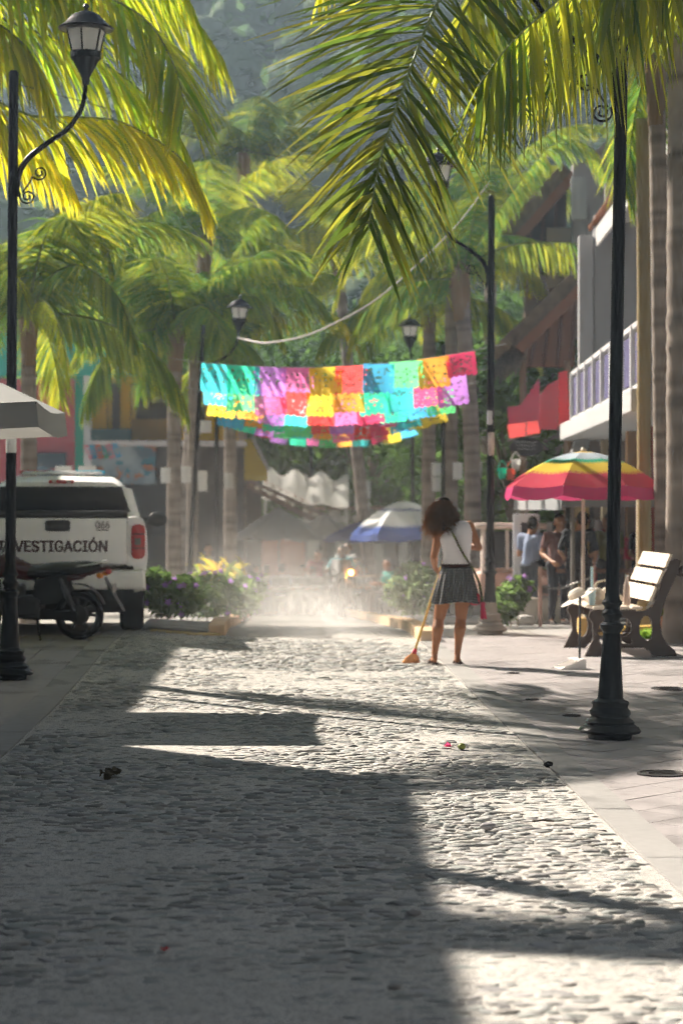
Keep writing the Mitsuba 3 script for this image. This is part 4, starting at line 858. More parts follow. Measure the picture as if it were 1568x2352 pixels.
def figure(label, at, yaw, kind, seed, shirt, legs, hair=(.012, .010, .009), skin=SKIN_T, shorts=False, sleeve=.6, cap=None, helmet=None, group=None, long_hair=False, k=1.0, edge=.035):
    rng = np.random.default_rng(seed); J = pose(kind, rng); key = thing('person', label, 'person', group); M = TR(*at) @ RZ(yaw)
    pp = lambda n, m, mat='matte', col=None, **kw: part(key, n, m, mat, col, smooth=True, M=M, **kw)
    pp('body', body(J, edge, 6, k=k), 'skin', np.array(skin) * rng.uniform(.85, 1.2))
    sh = [(J['pel'] + V3(0, 0, .0), J['che'], .140 * k, .145 * k), (J['che'], J['neck'] - V3(0, 0, .05), .14 * k, .075)]
    for s in 'lr': sh += [(J['che'] + V3(0, 0, .05), J['sh' + s], .10 * k, .074), (J['sh' + s], J['sh' + s] * (1 - sleeve) + J['el' + s] * sleeve, .068, .058)]
    pp('shirt', blobs(sh, edge, 6), 'matte', shirt, var=.15)
    lg = []
    for s in 'lr':
        lg += [(J['pel'] - V3(0, 0, .02), J['hip' + s], .138 * k, .115 * k), (J['hip' + s], J['kn' + s], .105 * k, .072)]
        if not shorts: lg += [(J['kn' + s], J['an' + s] + V3(0, 0, .03), .072, .05)]
    pp('trousers', blobs(lg, edge, 6), 'matte', legs, var=.15)
    h, f = J['head'], J['face']
    if helmet: pp('helmet', sph(.135, h + V3(0, 0, .04), (1, 1.1, 1)), 'gloss', helmet)
    else:
        hr = [(h + V3(0, 0, .075) - f * .015, h - f * .03 + V3(0, 0, .02), .083, .088)]
        if long_hair: hr += [(h - f * .05, J['neck'] - f * .09 - V3(0, 0, .12), .09, .06)]
        pp('hair', blobs(hr, .03, 4), 'hair', hair)
    rt = np.cross(f, V3(0, 0, 1))
    for s in (1, -1): pp('eye', sph(.011, h + f * .094 + rt * s * .032 + V3(0, 0, .012), sub=1), 'gloss', (.02, .015, .01))
    pp('mouth', sph(1, h + f * .083 + V3(0, 0, -.062), (.022, .010, .006), 1), 'matte', (.30, .10, .08))
    for s in 'lr': pp('shoe', blobs([(J['an' + s] - V3(0, 0, .045), J['to' + s], .042, .033)], .03, 3), 'matte', (.03, .025, .025))
    return key, J, M

# the woman sweeping: seen from behind, head bowed to the left, right elbow out
WP = on(*G(1024, 1527)[:2]); WM = TR(*WP)
WK = thing('person', 'woman with dark curly hair sweeping the street in a white sleeveless top and striped skirt', 'person')
wj = dict(pel=V3(.100, .0, .90), che=V3(.105, .02, 1.235), neck=V3(.035, .035, 1.385), head=V3(-.030, .085, 1.520), face=unit(V3(-.50, .75, -.55)),
          shl=V3(-.068, .06, 1.318), ell=V3(-.118, .05, 1.075), wrl=V3(-.108, .13, .915), shr=V3(.232, .03, 1.385), elr=V3(.330, .04, 1.165), wrr=V3(.200, .24, 1.215),
          hipl=V3(.020, 0, .86), knl=V3(-.070, .035, .455), anl=V3(-.115, -.02, .105), tol=V3(-.130, .15, .036), hipr=V3(.175, 0, .87), knr=V3(.150, .03, .455), anr=V3(.112, -.015, .105), tor=V3(.120, .15, .036))
wj['hdl'] = unit(V3(.35, .25, -1)); wj['pnl'] = V3(1, .2, .1); wj['hdr'] = unit(V3(-1, .25, .15)); wj['pnr'] = V3(-.2, .6, -.8)
BROOM0, BROOM1 = V3(-.315, .16, .10), V3(.055, .285, 1.235)
bx_ = BROOM0 + (BROOM1 - BROOM0) * .70; wj['wrl'] = bx_ + V3(-.048, -.035, .075); wj['hdl'] = unit(bx_ - wj['wrl']); wj['wrr'] = BROOM1 + V3(.095, -.05, -.035); wj['hdr'] = unit(BROOM1 - V3(0, 0, .05) - wj['wrr'])
def woman_body():
    J = wj; B = []
    B += [(V3(.10, .0, .90), V3(.105, .01, 1.02), .125, .105), (V3(.105, .01, 1.02), V3(.105, .015, 1.10), .100, .100), (V3(.07, .015, 1.10), V3(.05, .02, 1.25), .088, .095), (V3(.14, .015, 1.10), V3(.15, .02, 1.25), .088, .095),
          (V3(.03, .03, 1.27), J['neck'], .085, .05), (V3(.15, .03, 1.29), J['neck'], .085, .05), (V3(.03, .04, 1.27), J['shl'], .075, .052), (V3(.15, .03, 1.29), J['shr'], .08, .052)]
    h, f = J['head'], J['face']; upv = unit(V3(0, 0, 1) - f * f[2]); rt = np.cross(f, upv)
    B += [(J['neck'], h - f * .02 - upv * .03, .046, .05), (h + upv * .04, h + f * .02 + upv * .02, .084, .082), (h + f * .03 - upv * .02, h + f * .055 - upv * .085, .062, .035), (h + f * .088, h + f * .104 - upv * .025, .011, .015)]
    for s in (1, -1): B.append((h + rt * s * .08 + upv * .01, h + rt * s * .084 - upv * .02, .016, .011))
    for s, q in (('l', -1), ('r', 1)):
        B += [(J['sh' + s], J['sh' + s] * .6 + J['el' + s] * .4, .050, .044), (J['sh' + s] * .6 + J['el' + s] * .4, J['el' + s], .044, .034), (J['el' + s], J['el' + s] * .7 + J['wr' + s] * .3, .034, .036), (J['el' + s] * .7 + J['wr' + s] * .3, J['wr' + s], .036, .024)]
        hp, kn, an = J['hip' + s], J['kn' + s], J['an' + s]; md = hp * .5 + kn * .5
        B += [(hp, md, .098, .082), (md, kn, .080, .053), (kn, kn * .72 + an * .28 + V3(0, -.018, 0), .050, .059), (kn * .72 + an * .28 + V3(0, -.018, 0), kn * .3 + an * .7, .058, .038), (kn * .3 + an * .7, an, .038, .030),
              (an, an + V3(0, -.03, -.055), .030, .026), (an + V3(0, -.02, -.05), J['to' + s] * .6 + an * .4 + V3(0, 0, -.02), .030, .030), (an + V3(0, .03, -.04), J['to' + s], .030, .022)]
        for t in range(5): B.append((J['to' + s] + V3((t - 2) * .014, -.01, -.003), J['to' + s] + V3((t - 2) * .016, .035 - abs(t - 1 - .5 * (1 - q)) * .006, -.012), .012, .010))
        B += hand(J['wr' + s], J['hd' + s], 1 if s == 'l' else -1, .95, J['pn' + s])
    return blobs(B, .013, 10, 16)
wp = lambda n, m, mat='matte', col=None, **kw: part(WK, n, m, mat, col, smooth=kw.pop('smooth', True), M=WM, **kw)
wp('body', woman_body(), 'skin', (.30, .125, .06), var=.12)
def loft(rows, n=40, pw=2.3):
    """Rings (z, cx, cy, rx, ry) joined into a tube of cloth."""
    a = np.linspace(0, 2 * math.pi, n, endpoint=False); ca, sa = np.cos(a), np.sin(a)
    e = lambda x: np.sign(x) * np.abs(x) ** (2 / pw)
    v = np.vstack([np.stack([cx + rx * e(ca), cy + ry * e(sa), z + 0 * a], 1) for z, cx, cy, rx, ry in rows]); k = len(rows); f = []
    for i in range(k - 1):
        for j in range(n):
            b = i * n + j; c = i * n + (j + 1) % n; f += [(b, c, c + n), (b, c + n, b + n)]
    return tm(v, f)
top = loft([(.985, .103, .01, .148, .118), (1.0, .103, .01, .146, .117), (1.05, .104, .01, .136, .112), (1.10, .104, .012, .134, .110), (1.16, .104, .015, .144, .112), (1.22, .103, .02, .156, .117), (1.27, .101, .022, .162, .118), (1.31, .099, .026, .160, .114), (1.34, .103, .03, .150, .105), (1.37, .106, .033, .128, .092), (1.395, .100, .036, .100, .078), (1.415, .085, .037, .075, .066)], 48)
tv = np.array(top.vertices); tilt = (tv[:, 2] > 1.2) * (tv[:, 2] - 1.2); tv[:, 2] += (tv[:, 0] - .10) * np.clip(tilt / .15, 0, 1) * .38
tv += (.010 * (meshkit.fbm(tv * [14, 14, 22], 3)[:, None] - .5)) * unit(tv - V3(.1, .02, 0) * [1, 1, 0] - tv * [0, 0, 1]); top.vertices = tv
wp('tank_top', top, 'matte', (.74, .71, .72))
def skirt(a, z):
    t = (1.005 - z) / .385; fl = t ** .8
    rx, ry = .135 + .098 * fl, .112 + .088 * fl
    rip = 1 + (.015 + .055 * t ** 1.5) * np.cos(a * 15 + 1.6 * np.sin(a * 2) + .4) + .02 * t * np.cos(a * 5)
    cx = .103 - .012 * t
    return np.stack([cx + rx * rip * np.cos(a), .008 + ry * rip * np.sin(a), z - .012 * t * np.cos(a * 3 + 1)], -1)
sk_a, sk_z = np.linspace(0, 2 * math.pi, 181), np.linspace(1.005, .620, 26)
skm = sheet(skirt, sk_a, sk_z); U_, W_ = np.meshgrid(sk_a / (2 * math.pi), (1.005 - sk_z) / .385, indexing='ij')
scene[f'{WK}__skirt'] = {**mikit.ply(skm, 'skirt_cloth', smooth=True, uv=np.stack([U_.ravel(), W_.ravel()], 1)), 'to_world': T(WM)}
wp('waistband', loft([(.975, .103, .009, .156, .127), (.99, .103, .009, .155, .127), (1.005, .103, .009, .152, .125)], 40, 2.2), 'matte', (.04, .018, .014))
for s in 'lr':
    t_, a_ = wj['to' + s], wj['an' + s]
    sd = wp('sandal', hull([V3(x, y, z) + V3(t_[0], 0, 0) for x, y in ((-.045, t_[1] + .035), (.045, t_[1] + .035), (-.050, .06), (.05, .06), (-.036, -.085), (.036, -.085), (-.02, t_[1] + .055), (.02, t_[1] + .055)) for z in (.0, .014)]), 'matte', (.05, .035, .028), smooth=30)
    part(sd, 'strap', tube(spline([V3(t_[0] - .042, t_[1] - .04, .012), V3(t_[0], t_[1] - .02, .062), V3(t_[0] + .042, t_[1] - .04, .012)], 9), .009, 6), 'matte', (.05, .03, .025), smooth=True, M=WM)
# curly hair: a mass and many separate curls
rng = np.random.default_rng(4); hc = wj['head'] + V3(-.005, -.045, .015)
hm = blobs([(hc + V3(0, .03, .05), hc + V3(.0, -.01, -.04), .090, .092), (hc + V3(-.03, .02, -.03), hc + V3(-.080, -.01, -.15), .080, .045), (hc + V3(.045, 0, -.03), hc + V3(.085, -.03, -.125), .075, .04), (hc + V3(0, -.01, -.06), hc + V3(.03, -.035, -.15), .080, .05)], .016, 4)
hv = np.array(hm.vertices); nn = np.array(hm.vertex_normals); hv += nn * (.05 * (meshkit.fbm(hv * 26, 3)[:, None] - .45)); hm.vertices = hv
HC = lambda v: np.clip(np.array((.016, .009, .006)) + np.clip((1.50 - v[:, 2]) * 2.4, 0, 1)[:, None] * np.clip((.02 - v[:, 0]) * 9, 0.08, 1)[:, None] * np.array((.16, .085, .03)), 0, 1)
hk = wp('hair', hm, 'hair', HC)
cur = []
for i in range(700):
    d = unit(rng.normal(size=3) + V3(-.12, -.45, .25)); o = hc + d * [.095, .09, .105] + V3(0, 0, .005)
    L_ = rng.uniform(.06, .20) * (1.15 if d[2] < .3 else .75); n = 12; t = np.linspace(0, 1, n)
    out = V3(d[0] * .8, d[1] * .6, 0); pth = o + np.outer(t, out * .075) + np.outer(t ** 1.1, V3(-.25 * L_ if d[0] < .1 else .12 * L_, 0, -L_ * .95)) + np.outer(np.sin(t * math.pi * .5), V3(0, 0, max(0, d[2]) * .03))
    fr = rng.uniform(7, 12); ph = rng.uniform(0, 6.28); am = .019 * np.sqrt(t + .05)
    pth = pth + np.stack([am * np.cos(fr * t + ph), am * np.sin(fr * t + ph), .5 * am * np.sin(fr * t)], 1)
    cur.append(tube(pth, np.linspace(.006, .0028, n), 4))
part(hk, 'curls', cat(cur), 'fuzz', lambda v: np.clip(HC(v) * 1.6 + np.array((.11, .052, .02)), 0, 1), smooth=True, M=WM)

# broom, dustpan, bag
bk_ = thing('broom', 'broom with an orange bristle head held by the woman', 'broom')
part(bk_, 'handle', tube([BROOM0 + (BROOM1 - BROOM0) * .02, BROOM1 + (BROOM1 - BROOM0) * .06], .0125, 10), 'satin', (.50, .34, .07), smooth=40, M=WM)
bd = unit(BROOM1 - BROOM0)
part(bk_, 'collar', cat(tube([BROOM0 + bd * .0, BROOM0 + bd * .05], [.028, .018], 12)), 'satin', (.48, .03, .06), smooth=40, M=WM)
br = []
for i in range(170):
    a, q = rng.uniform(0, 6.28), rng.uniform(0, 1) ** .5; e = V3(BROOM0[0] - .03 + .095 * q * math.cos(a), BROOM0[1] + .05 * q * math.sin(a), .002 + rng.uniform(0, .012)); s_ = BROOM0 + V3(.020 * q * math.cos(a), .014 * q * math.sin(a), .0)
    br.append(tube([s_, (s_ + e) / 2 + V3(.012 * math.cos(a) * q, 0, .004), e], [.0045, .004, .003], 4))
part(bk_, 'bristles', cat(br), 'matte', (.72, .36, .17), M=WM)
bg = thing('shoulder_bag', 'woven red bag hanging at the woman\'s right hip on a long green strap', 'bag')
strap = spline([V3(.02, .08, 1.40), V3(.015, -.03, 1.405), V3(.035, -.085, 1.36), V3(.08, -.118, 1.27), V3(.15, -.120, 1.13), V3(.215, -.108, 1.03), V3(.275, -.085, .93), V3(.325, -.05, .82), V3(.345, -.03, .72), V3(.36, -.02, .63)], 40)
part(bg, 'strap', tube(strap, .021, 6, squash=.28), 'matte', lambda v: np.where((np.sin(v[:, 2] * 60) > .2)[:, None], (.10, .12, .02), (.05, .035, .02)), smooth=True, M=WM)
part(bg, 'pouch', rbox(.10, .05, .12, (.285, -.01, .655), .025), 'matte', lambda v: np.where((meshkit.noise(v * 22) > .45)[:, None], (.46, .02, .06), (.06, .10, .05)), smooth=True, M=WM)
part(bg, 'tassel', cat(*[tube([V3(.365 + .012 * math.cos(a), -.02 + .012 * math.sin(a), .60), V3(.372 + .025 * math.cos(a), -.02 + .025 * math.sin(a), .47 + .02 * math.sin(3 * a))], .007, 4) for a in np.linspace(0, 6, 12)], sph(.026, (.366, -.02, .605))), 'matte', (.42, .04, .09), M=WM)
dp = G(1315, 1536); dk = thing('dustpan', 'white dustpan on a tall dark handle, left standing on the pink pavement', 'dustpan')
DM = TR(*dp) @ RZ(.25)
part(dk, 'pan', cat(bb(-.15, .08, -.13, .13, .004, .012), hull([(-.16, -.13, .0), (-.16, -.125, .012), (.09, -.13, 0), (.09, -.125, .095), (.05, -.13, .095)]), hull([(-.16, .13, .0), (-.16, .125, .012), (.09, .13, 0), (.09, .125, .095), (.05, .13, .095)]), hull([(.075, -.13, 0), (.09, -.13, 0), (.09, .13, 0), (.075, .13, 0), (.09, -.13, .1), (.06, -.13, .1), (.06, .13, .1), (.09, .13, .1)]), hull([(.09, -.13, .1), (.09, .13, .1), (-.02, -.13, .098), (-.02, .13, .098), (.09, .13, .094), (-.02, -.13, .092)])), 'satin', (.78, .77, .74), M=DM)
part(dk, 'handle', tube([(.07, 0, .08), (.075, 0, .70)], .0125, 10), 'satin', (.03, .03, .033), smooth=40, M=DM)

# ---------------------------------------------------------------- the bench and what lies on it
BM = TR(*on(*G(1452, 1508)[:2])) @ RZ(.05)          # x to the right, y away: near iron end at y = 0; the seat faces left
bn = thing('park_bench', 'bench with cast iron scroll ends and wooden slats beside the foreground lamp post', 'bench')
def end_outline():
    o = Polygon([(-.50, 0), (-.28, 0), (-.22, .06), (-.12, .10), (.12, .10), (.20, .05), (.22, 0), (.46, 0), (.44, .06), (.36, .12), (.30, .22), (.28, .40), (.34, .60), (.46, .86), (.50, 1.0), (.45, 1.02), (.39, .98), (.30, .74), (.22, .52), (.12, .47), (-.05, .47), (-.36, .49), (-.44, .47), (-.46, .42), (-.42, .36), (-.40, .20), (-.46, .08)]).buffer(.012).buffer(-.004)
    for x, z, a, b in ((-.30, .25, .065, .13), (-.10, .31, .085, .10), (.14, .29, .07, .14), (-.06, .155, .06, .025)):
        o = o.difference(Polygon([(x + a * math.cos(t), z + b * math.sin(t)) for t in np.linspace(0, 6.283, 20)[:-1]]))
    return o
EO = end_outline()
for y in (0.0, 1.45): 
    e = part(bn, 'iron_end', prism(EO, .05, at=(0, y, 0)), 'satin', (.045, .028, .022), M=BM)
    part(e, 'scroll', tube(spiral((-.10, .31), .075, 1.4, 1.0, y, 30), .010, 5), 'satin', (.045, .028, .022), smooth=True, M=BM)
    part(e, 'scroll', cat(sph(.055, (.54, y, .90), (1, .6, 1)), tube(spline([(.45, y, .90), (.50, y, .86), (.55, y, .87), (.57, y, .92)], 10), .022, 6)), 'satin', (.04, .025, .02), smooth=True, M=BM)
    part(e, 'armrest', tube(spline([(.28, y, .60), (.20, y, .56), (.15, y, .50)], 12), .018, 6), 'metal', (.4, .36, .32), smooth=True, M=BM)
for i, (x0, z0, x1, z1) in enumerate(((.185, .58, .245, .735), (.262, .765, .322, .905), (.345, .935, .405, 1.075))):
    def f(t, y, a=(x0, z0), b=(x1, z1)): return np.stack([a[0] + (b[0] - a[0]) * t - .030 * np.sin(math.pi * y / 1.5) * 0 + .0, y, a[1] + (b[1] - a[1]) * t], -1)
    part(bn, 'back_slat', hull([(x0 - .012, -.03, z0), (x0 + .016, -.03, z0 - .006), (x1 - .012, -.03, z1), (x1 + .016, -.03, z1 - .006), (x0 - .012, 1.49, z0), (x0 + .016, 1.49, z0 - .006), (x1 - .012, 1.49, z1), (x1 + .016, 1.49, z1 - .006)]), 'slat_wood', M=BM)
for i in range(4): part(bn, 'seat_slat', rbox(.115, 1.52, .034, (-.36 + .135 * i, .73, .508), .008), 'slat_wood', smooth=30, M=BM)
bp = lambda k, n, m, mat, col, **kw: part(k, n, m, mat, col, M=BM, **kw)
k = thing('glass_bottle', 'tall clear bottle with orange drink standing on the bench', 'bottle')
bp(k, 'bottle', mv(lathe([(0, .526), (.036, .528), (.038, .56), (.037, .70), (.03, .75), (.016, .79), (.015, .83), (0, .832)], 16), -.02, .22, 0), 'gloss', (.42, .33, .28), smooth=40); bp(k, 'cap', mv(lathe([(.018, .825), (.018, .85), (0, .852)], 12), -.02, .22, 0), 'metal', (.5, .5, .5), smooth=40)
k = thing('cloth_bag', 'beige cloth bag slumped on the bench beside the bottle', 'bag')
cb = blobs([((-.30, .5, .60), (-.05, .55, .58), .085, .055), ((-.30, .45, .62), (-.34, .7, .60), .09, .07), ((-.18, .6, .66), (-.05, .6, .60), .05, .04)], .03, 3); q = np.array(cb.vertices); q += np.array(cb.vertex_normals) * (.03 * (meshkit.fbm(q * 15, 3)[:, None] - .5)); cb.vertices = q
bp(k, 'bag', cb, 'matte', (.46, .40, .33), smooth=True); bp(k, 'handle', tube(spline([(-.34, .5, .66), (-.28, .5, .76), (-.15, .55, .77), (-.08, .55, .64)], 20), .012, 6), 'matte', (.38, .33, .27), smooth=True)
k = thing('drink_cup', 'pale blue tall cup standing at the street end of the bench', 'cup')
bp(k, 'cup', mv(lathe([(0, .526), (.034, .527), (.042, .68), (.043, .69), (.03, .70), (.012, .71), (.012, .93), (0, .93)], 16), -.38, .28, 0), 'satin', (.42, .60, .66), smooth=40); bp(k, 'lid', mv(lathe([(.045, .685), (.045, .70), (.02, .712), (0, .712)], 16), -.38, .28, 0), 'satin', (.7, .7, .68), smooth=40)
k = thing('sun_hat', 'pale straw hat lying on the front corner of the bench', 'hat')
bp(k, 'brim', xf(lathe([(.09, .01), (.20, 0), (.205, .006), (.09, .018)], 24), TR(-.52, .32, .60) @ RY(-.5)), 'matte', (.66, .60, .52), smooth=40, var=.2); bp(k, 'crown', xf(lathe([(.095, .0), (.09, .07), (.06, .10), (0, .105)], 20), TR(-.52, .32, .60) @ RY(-.5)), 'matte', (.60, .54, .46), smooth=40, var=.2)
# ---------------------------------------------------------------- parasols
def parasol(label, at, Rr, z_rim, z_top, npan, colf, mat='canvas', val=.12, rot=0., square=False, pole_r=.022, pole_col=(.55, .50, .44), scallop=True, curve=1.5, group=None, lean=0.):
    """Canopy of panels between ribs, valance, ribs and pole; colf(v, panel) gives the colours from the height along the panel (0 top, 1 rim, above 1 valance)."""
    k = thing('parasol', label, 'parasol', group); M = TR(*at) @ RZ(rot) @ RX(lean); H = z_top - z_rim
    for i in range(npan):
        a0, a1 = 2 * math.pi * i / npan, 2 * math.pi * (i + 1) / npan; am = (a0 + a1) / 2
        def f(t, q):
            a = a0 + (a1 - a0) * q; tt = np.minimum(t, 1)
            r = Rr * math.cos(math.pi / npan) / np.cos(a - am) * tt
            sag = .05 * Rr * np.sin(math.pi * q) * tt
            z = z_top - H * tt ** curve - sag * .6 + .06 * np.sin(math.pi * q) * 0
            ov = np.maximum(t - 1, 0); sc = .35 * np.abs(np.cos(math.pi * q * 1)) if scallop else 0
            z = z - ov * (val * (1 - sc * 0) + (.03 * np.sin(math.pi * q) if scallop else 0)); r = r + ov * .03
            return np.stack([r * np.cos(a), r * np.sin(a), z], -1)
        ts = np.r_[np.linspace(.03, 1, 22), 1.001, 1.5, 2.0]; qs = np.linspace(0, 1, 9)
        m = sheet(f, ts, qs); tt = np.repeat(ts, 9)
        part(k, 'panel', m, mat, np.array([colf(x, i) for x in tt]), smooth=True, M=M)
    for i in range(npan):
        a = 2 * math.pi * i / npan; t = np.linspace(.03, 1, 10)
        part(k, 'rib', tube(np.stack([Rr * t * math.cos(a), Rr * t * math.sin(a), z_top - H * t ** curve - .012], 1), .008, 5), 'satin', pole_col, M=M)
    part(k, 'pole', tube([(0, 0, 0), (0, 0, z_top)], pole_r, 12), 'satin', pole_col, smooth=40, M=M)
    part(k, 'finial', lathe([(0, z_top - .02), (.035, z_top), (.03, z_top + .03), (.0, z_top + .06)], 12), 'satin', pole_col, smooth=True, M=M)
    return k
def rainbow(t, i):
    for lim, c in ((.14, (.62, .46, .16)), (.44, (.40, .47, .54)), (.52, (.03, .33, .20)), (.76, (.62, .47, .07)), (1.0, (.50, .07, .11)), (9, (.46, .06, .16))):
        if t <= lim: return c
up = G(1352, 1462)
pr = parasol('rainbow striped parasol on a pale pole behind the foreground lamp post', V3(up[0] - .07, up[1], up[2]), .97, 1.86 - up[2], 2.28 - up[2], 8, rainbow, 'canvas', .12, rot=.436, pole_col=(.52, .46, .40), curve=1.75)
k = thing('concrete_block', 'ochre painted concrete block carrying the rainbow parasol', 'block')
part(k, 'block', rbox(.29, .29, .24, (up[0] - .0, up[1] - .16, up[2] + .12), .02), 'matte', (.58, .38, .13), smooth=30, var=.2)
part(k, 'debris', cat(*[sph(.03, (up[0] + R.uniform(-.1, .1), up[1] - .16 + R.uniform(-.1, .1), up[2] + .25), sub=1) for _ in range(9)]), 'matte', (.6, .57, .52))
def offwhite(t, i): return (.66, .66, .64) if t <= 1 else (.34, .34, .32)
parasol('off white square parasol with a grey valance at the left edge of the picture', V3(-3.42, 17.85, 0), 1.47, 2.42, 2.92, 4, offwhite, 'canvas', .20, rot=math.pi / 4 + .02, pole_col=(.05, .05, .05), scallop=False, curve=1.0)
def grey(t, i): return (.27, .265, .265)
parasol('grey parasol over the tables at the end of the street, left one of two', on(-1.55, 54), 1.12, 1.98, 2.66, 8, grey, 'canvas', .06, rot=.2, pole_col=(.12, .11, .10), curve=1.1)
parasol('grey parasol over the tables at the end of the street, right one of two', on(-.45, 57), 1.05, 2.02, 2.62, 8, grey, 'canvas', .06, rot=.5, pole_col=(.12, .11, .10), curve=1.1)
def bluewhite(t, i): return (.74, .76, .78) if t <= .40 else (.05, .10, .34) if t < .48 else (.74, .76, .78) if t < .82 else (.10, .16, .46)
parasol('blue and white parasol right of the motorcyclist', on(1.42, 49), 1.24, 1.86, 2.60, 8, bluewhite, 'canvas', .10, rot=.25, pole_col=(.3, .3, .3), curve=1.7)
parasol('dark blue parasol left of the blue and white one', on(.55, 53), .95, 1.9, 2.3, 8, lambda t, i: (.035, .05, .17), 'canvas', .08, rot=.1, pole_col=(.2, .2, .2), curve=1.4)
parasol('dark grey blue parasol behind the roof of the pickup', on(-6.9, 50), 1.2, 2.75, 3.45, 8, lambda t, i: (.06, .085, .11), 'canvas', .08, rot=.3, pole_col=(.1, .1, .1), curve=1.4)

# ---------------------------------------------------------------- potted plant, small things on the ground
pp_ = G(1552, 1470); k = thing('flower_pot', 'round terracotta pot with bright green leaves and a yellow flower behind the bench', 'potted plant')
PM = TR(*pp_)
part(k, 'pot', lathe([(0, 0), (.12, 0), (.165, .08), (.185, .18), (.17, .27), (.14, .32), (.15, .345), (.13, .35), (.12, .31), (0, .30)], 24), 'matte', (.40, .17, .09), smooth=40, var=.3, M=PM)
rng = np.random.default_rng(8); V_, C_ = [], []
for i in range(70):
    az, el = rng.uniform(0, 6.28), rng.uniform(.2, 1.35); ln = arc(V3(rng.normal(0, .05), rng.normal(0, .05), .31), az, el, rng.uniform(.18, .34), 1.0, 6); w = unit(np.cross(ln[-1] - ln[0], V3(0, 0, 1))) * .045
    s_ = np.array([.2, .8, 1, .9, .5, .05])[:, None]; V_.append(np.stack([ln - w * s_, ln + w * s_], 1)); C_.append(np.tile(np.array((.17, .30, .04)) * rng.uniform(.7, 1.3), (6, 2, 1)))
for i in range(70):
    part(k, 'leaf', *((lambda mc: (mc[0], 'leaf', mc[1]))(strips(V_[i][None], C_[i][None]))), M=PM)
fl = cat(*[hull([(0, 0, .50), (.055 * math.cos(a - .4), -.02, .50 + .055 * math.sin(a - .4)), (.055 * math.cos(a + .4), -.02, .50 + .055 * math.sin(a + .4)), (.03 * math.cos(a), .01, .50 + .03 * math.sin(a))]) for a in np.arange(5) * 1.2566])
part(k, 'flower', fl, 'paper', (.75, .52, .03), M=PM); part(k, 'stem', tube([(0, 0, .3), (0, 0, .5)], .008), 'matte', (.1, .2, .04), M=PM)
k = thing('grass_tuft', 'bright green plant on the ground beside the terracotta pot', 'plant'); V_, C_ = [], []
for i in range(60):
    az = rng.uniform(0, 6.28); ln = arc(V3(-.33 + rng.normal(0, .10), .3 + rng.normal(0, .06), -.02), az, rng.uniform(.8, 1.4), rng.uniform(.12, .26), .8, 4); w = unit(np.cross(ln[-1] - ln[0], V3(0, 0, 1))) * .02
    s_ = np.array([.8, 1, .7, .05])[:, None]; V_.append(np.stack([ln - w * s_, ln + w * s_], 1)); C_.append(np.tile(np.array((.20, .34, .05)) * rng.uniform(.7, 1.3), (4, 2, 1)))
m, c = strips(np.array(V_), np.array(C_)); part(k, 'blades', m, 'leaf', c, M=PM)
def blob(r, s, seed, n=.5, sub=2):
    m = sph(r, sub=sub); v = np.array(m.vertices); v *= (1 + n * (meshkit.fbm(v / r * 1.6, 3, seed)[:, None] - .5)); m.vertices = v * s; return m
def ground_bit(name, u, v, m, mat, col, label, cat_, dz=0, **kw):
    p = G(u, v); return solo(name, mv(m, p[0], p[1], p[2] + dz), mat, label, cat_, col, smooth=True, **kw)
pet = []
for i in range(7): a = i * .9; pet.append(xf(sheet(lambda t, q: np.stack([.035 * t, .016 * q * np.sin(math.pi * t ** .7), .012 * t * t + .006], -1), np.linspace(.02, 1, 4), np.linspace(-1, 1, 4)), RZ(a) @ RY(-.4 * (i % 3))))
ground_bit('flower_petals', 1028, 1722, cat(*pet), 'paper', (.72, .08, .22), 'small pink blossom fallen on the cobbles', 'flower', .012)
ground_bit('lime_fruit', 1060, 1726, blob(.026, [1, 1, .9], 3, .2), 'satin', (.17, .20, .03), 'small green fruit lying beside the pink blossom', 'fruit', .03)
ground_bit('dark_stone', 1259, 1764, blob(.026, [1.1, .8, .75], 5), 'matte', (.02, .018, .018), 'small black lump at the edge of the right concrete strip', 'stone', .02)
ground_bit('loose_stone', 1120, 1913, blob(.032, [1.2, .8, .6], 6), 'stone', (.26, .25, .26), 'loose grey stone on the sunlit cobbles', 'stone', .03)
ground_bit('loose_stone', 905, 3650 * .6272, blob(.02, [1.2, .8, .6], 7), 'stone', (.22, .21, .2), 'loose grey pebble at the bottom of the picture, right of the middle', 'stone', .03)
ground_bit('loose_stone', 950, 2116, blob(.024, [1.2, .8, .6], 8), 'stone', (.28, .26, .25), 'loose pebble at the edge of the big shadow', 'stone', .03)
ground_bit('red_wrapper', 378, 2200, cat(xf(sheet(lambda a, b: np.stack([a, b, .004 * np.sin(a * 300) + .006 * np.cos(b * 200)], -1), np.linspace(-.014, .014, 6), np.linspace(-.011, .011, 5)), RZ(.4))), 'matte', (.40, .03, .03), 'tiny red scrap in the shaded cobbles at the lower left', 'litter', .03)
lv = []
for i in range(16): lv.append(mv(xf(sheet(lambda t, q: np.stack([.05 * t, .018 * q * np.sin(math.pi * t), .02 * np.sin(3 * t + i) * (q * .5 + .5)], -1), np.linspace(0, 1, 5), np.linspace(-1, 1, 3)), RZ(R.uniform(0, 6.28)) @ RX(R.normal(0, .4))), R.normal(0, .028), R.normal(0, .05), R.uniform(0, .03)))
ground_bit('dry_leaves', 248, 1790, cat(*lv), 'matte', (.10, .085, .06), 'little heap of dry leaves on the shaded cobbles at the left', 'leaves', .02, kind='stuff')
tw = G(1245, 1897); solo('twig', tube([tw + V3(-.05, 0, .022), tw + V3(0, .006, .026), tw + V3(.06, .002, .022)], .005, 5), 'matte', 'dark twig on the sunlit cobbles near the right strip', 'twig', (.06, .045, .035))
